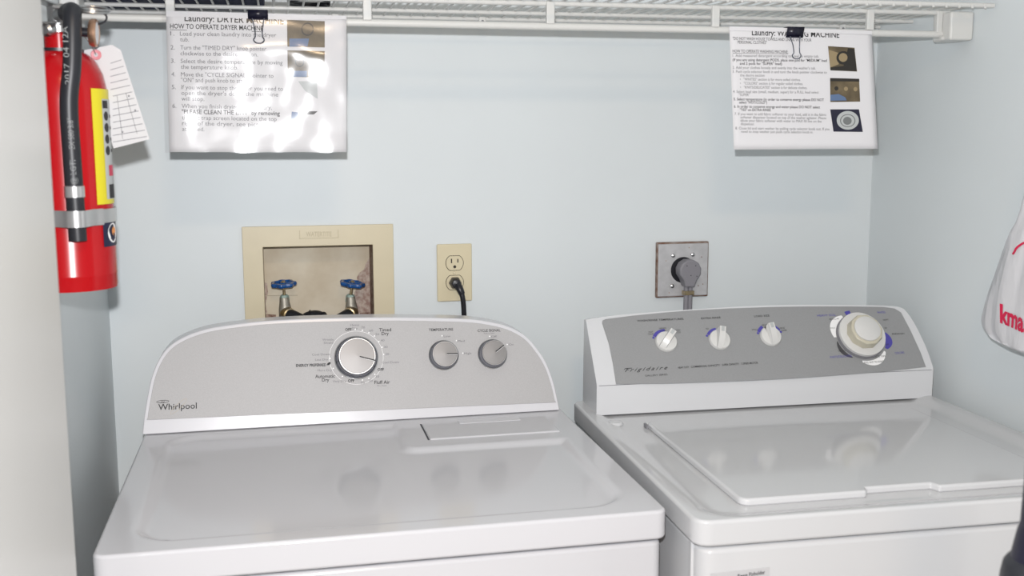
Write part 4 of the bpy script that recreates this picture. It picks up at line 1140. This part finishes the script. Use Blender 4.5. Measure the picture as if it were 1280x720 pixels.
# ------------------------------------------------------------------ carrier bag on the right wall
BXc = XR - .048
XN = Vector((1, 0, 0))
lef = [(1283, 215), (1281, 262), (1268, 290), (1256.5, 320), (1247.5, 346), (1240, 366), (1235, 385), (1232.5, 398), (1235, 408), (1244, 417), (1254, 422), (1268, 431), (1282, 440)]
lw = [hit(u, v, (BXc, 0, 0), XN) for u, v in lef]
BYc = lw[-1].y - .045
bag = empty('carrier_bag', (BXc, BYc, min(p.z for p in lw) - .01), 0, 'white plastic carrier bag with red lettering hanging on the right wall', 'bag')
BO = bag.location.copy()
prof = catmull([Vector((0, .012, 1.47 - BO.z)), Vector((0, .030, 1.42 - BO.z))] + [Vector((0, p.y - BYc, p.z - BO.z)) for p in lw[1:]] + [Vector((0, .001, lw[-1].z - BO.z - .004))], 3)
NS = 72
def bag_pt(i, a):
    p = prof[i]; w = max(p.y, .0008)
    f = i / (len(prof) - 1)
    th = min(.043, .014 + w * .30) * (1 if f < .8 else max(.12, 1 - ((f - .8) / .2) ** 2))
    ca, sa = math.cos(a), math.sin(a)
    y = w * ca; x = th * sa
    nz = noise.noise(Vector((a * 2.2, p.z * 5, 1.0))) * .012 + noise.noise(Vector((a * 6.5, p.z * 7, 7.0))) * .009
    if abs(sa) > .05: x += nz * min(1, abs(sa) * 1.5) * (w / (w + .03))
    x = min(x, .046)
    return Vector((x, y, p.z))
vs = [bag_pt(i, 2 * math.pi * k / NS) for i in range(len(prof)) for k in range(NS)]
fs = [(i * NS + k, i * NS + (k + 1) % NS, (i + 1) * NS + (k + 1) % NS, (i + 1) * NS + k) for i in range(len(prof) - 1) for k in range(NS)]
MB().add(vs, fs).build('bag_body', M['bag'], bag, angle=70)
# printed letters follow the bag surface
from mathutils.bvhtree import BVHTree
bvh = BVHTree.FromPolygons([tuple(v) for v in vs], fs)
def bag_x(y, z):
    h = bvh.ray_cast(Vector((-.3, y, z)), Vector((1, 0, 0)))
    return (-.02 if h[0] is None else h[0].x) - .0010
mb = MB()
q0 = hit(1260, 402, (BXc - .03, 0, 0), XN) - BO; q1 = hit(1293, 416, (BXc - .03, 0, 0), XN) - BO
V, Fc, w = text_geo("kmart", .035)
D = q1 - q0
vs = []
for x, y in V:
    p = q0 + D * (x / w * 1.3) + Vector((0, 0, y * .043))
    vs.append(Vector((bag_x(p.y, p.z) - .0006, p.y, p.z)))
mb.add(vs, Fc)
sw = [hit(u, v, (BXc - .03, 0, 0), XN) - BO for u, v in ((1275, 317), (1278, 314), (1282, 308), (1288, 303), (1296, 304))]
sp_ = [Vector((bag_x(p.y, p.z) - .0008, p.y, p.z)) for p in catmull(sw, 4)]
mb.tube(sp_, .0018, 6)
mb.build('red_lettering', M['red_ink'], bag, smooth=False, fix=False)
# handles and the hook they hang from
MB().tube(catmull([Vector((0, .010, 1.46 - BO.z)), Vector((.004, .004, 1.50 - BO.z)), Vector((.018, 0, 1.545 - BO.z)), Vector((.006, -.004, 1.50 - BO.z)), Vector((0, -.010, 1.46 - BO.z))], 6), .006, 10).build('bag_handle', M['bag'], bag)
hk = empty('wall_hook', (XR, BYc, 1.535), 0, 'small metal wall hook above the carrier bag', 'hook')
MB().lathe((0, 0, 0), (-1, 0, 0), [(0, 0), (.012, 0), (.012, .003), (0, .004)], 20).build('hook_plate', M['steel'], hk)
MB().tube(catmull([(-.003, 0, 0), (-.022, 0, -.006), (-.036, 0, .000), (-.040, 0, .014)], 5), .0028, 10).build('hook_arm', M['steel'], hk)

# ------------------------------------------------------------------ black pole close to the camera at the right edge
d = ray(1316, 600); base = CAM + d * 0.95
pl = empty('black_pole', (base.x, base.y, 0), 0, 'black upright pole with a thicker lower sleeve at the right edge of the photo', 'pole')
def zat(v): return (CAM + ray(1285, v + 8) * (0.95)).z
r_ = lambda u: (1311 - u) / FPX * .95
zs_ = [(1257, 724), (1260, 706), (1264, 700), (1268, 697), (1271, 680), (1274, 663), (1277, 652), (1278.5, 600)]
prof_ = [(0, .012), (.014, .012), (.016, .03), (r_(1250), zat(900)), (r_(1252), zat(760))] + [(r_(u), zat(v)) for u, v in zs_]
MB().lathe((0, 0, 0), (0, 0, 1), [(0, .012), (.015, .012), (.015, zat(905))], 24).build('pole', M['black'], pl)
MB().lathe((0, 0, 0), (0, 0, 1), [(0, zat(905)), (r_(1255), zat(900)), (r_(1255), zat(760))] + [(r_(u), zat(v)) for u, v in zs_[:4]] + [(0, zat(692))], 32).build('sleeve', M['rubber'], pl)
MB().lathe((0, 0, 0), (0, 0, 1), [(0, zat(693))] + [(r_(u), zat(v)) for u, v in zs_[3:]] + [(r_(1279.2), zat(450)), (r_(1279.6), zat(330)), (0, zat(328))], 32).build('upper_pole', M['navy_plastic'], pl)
MB().lathe((0, 0, 0), (0, 0, 1), [(0, 0), (.10, 0), (.10, .008), (.03, .016), (0, .016)], 36).build('base', M['black'], pl)
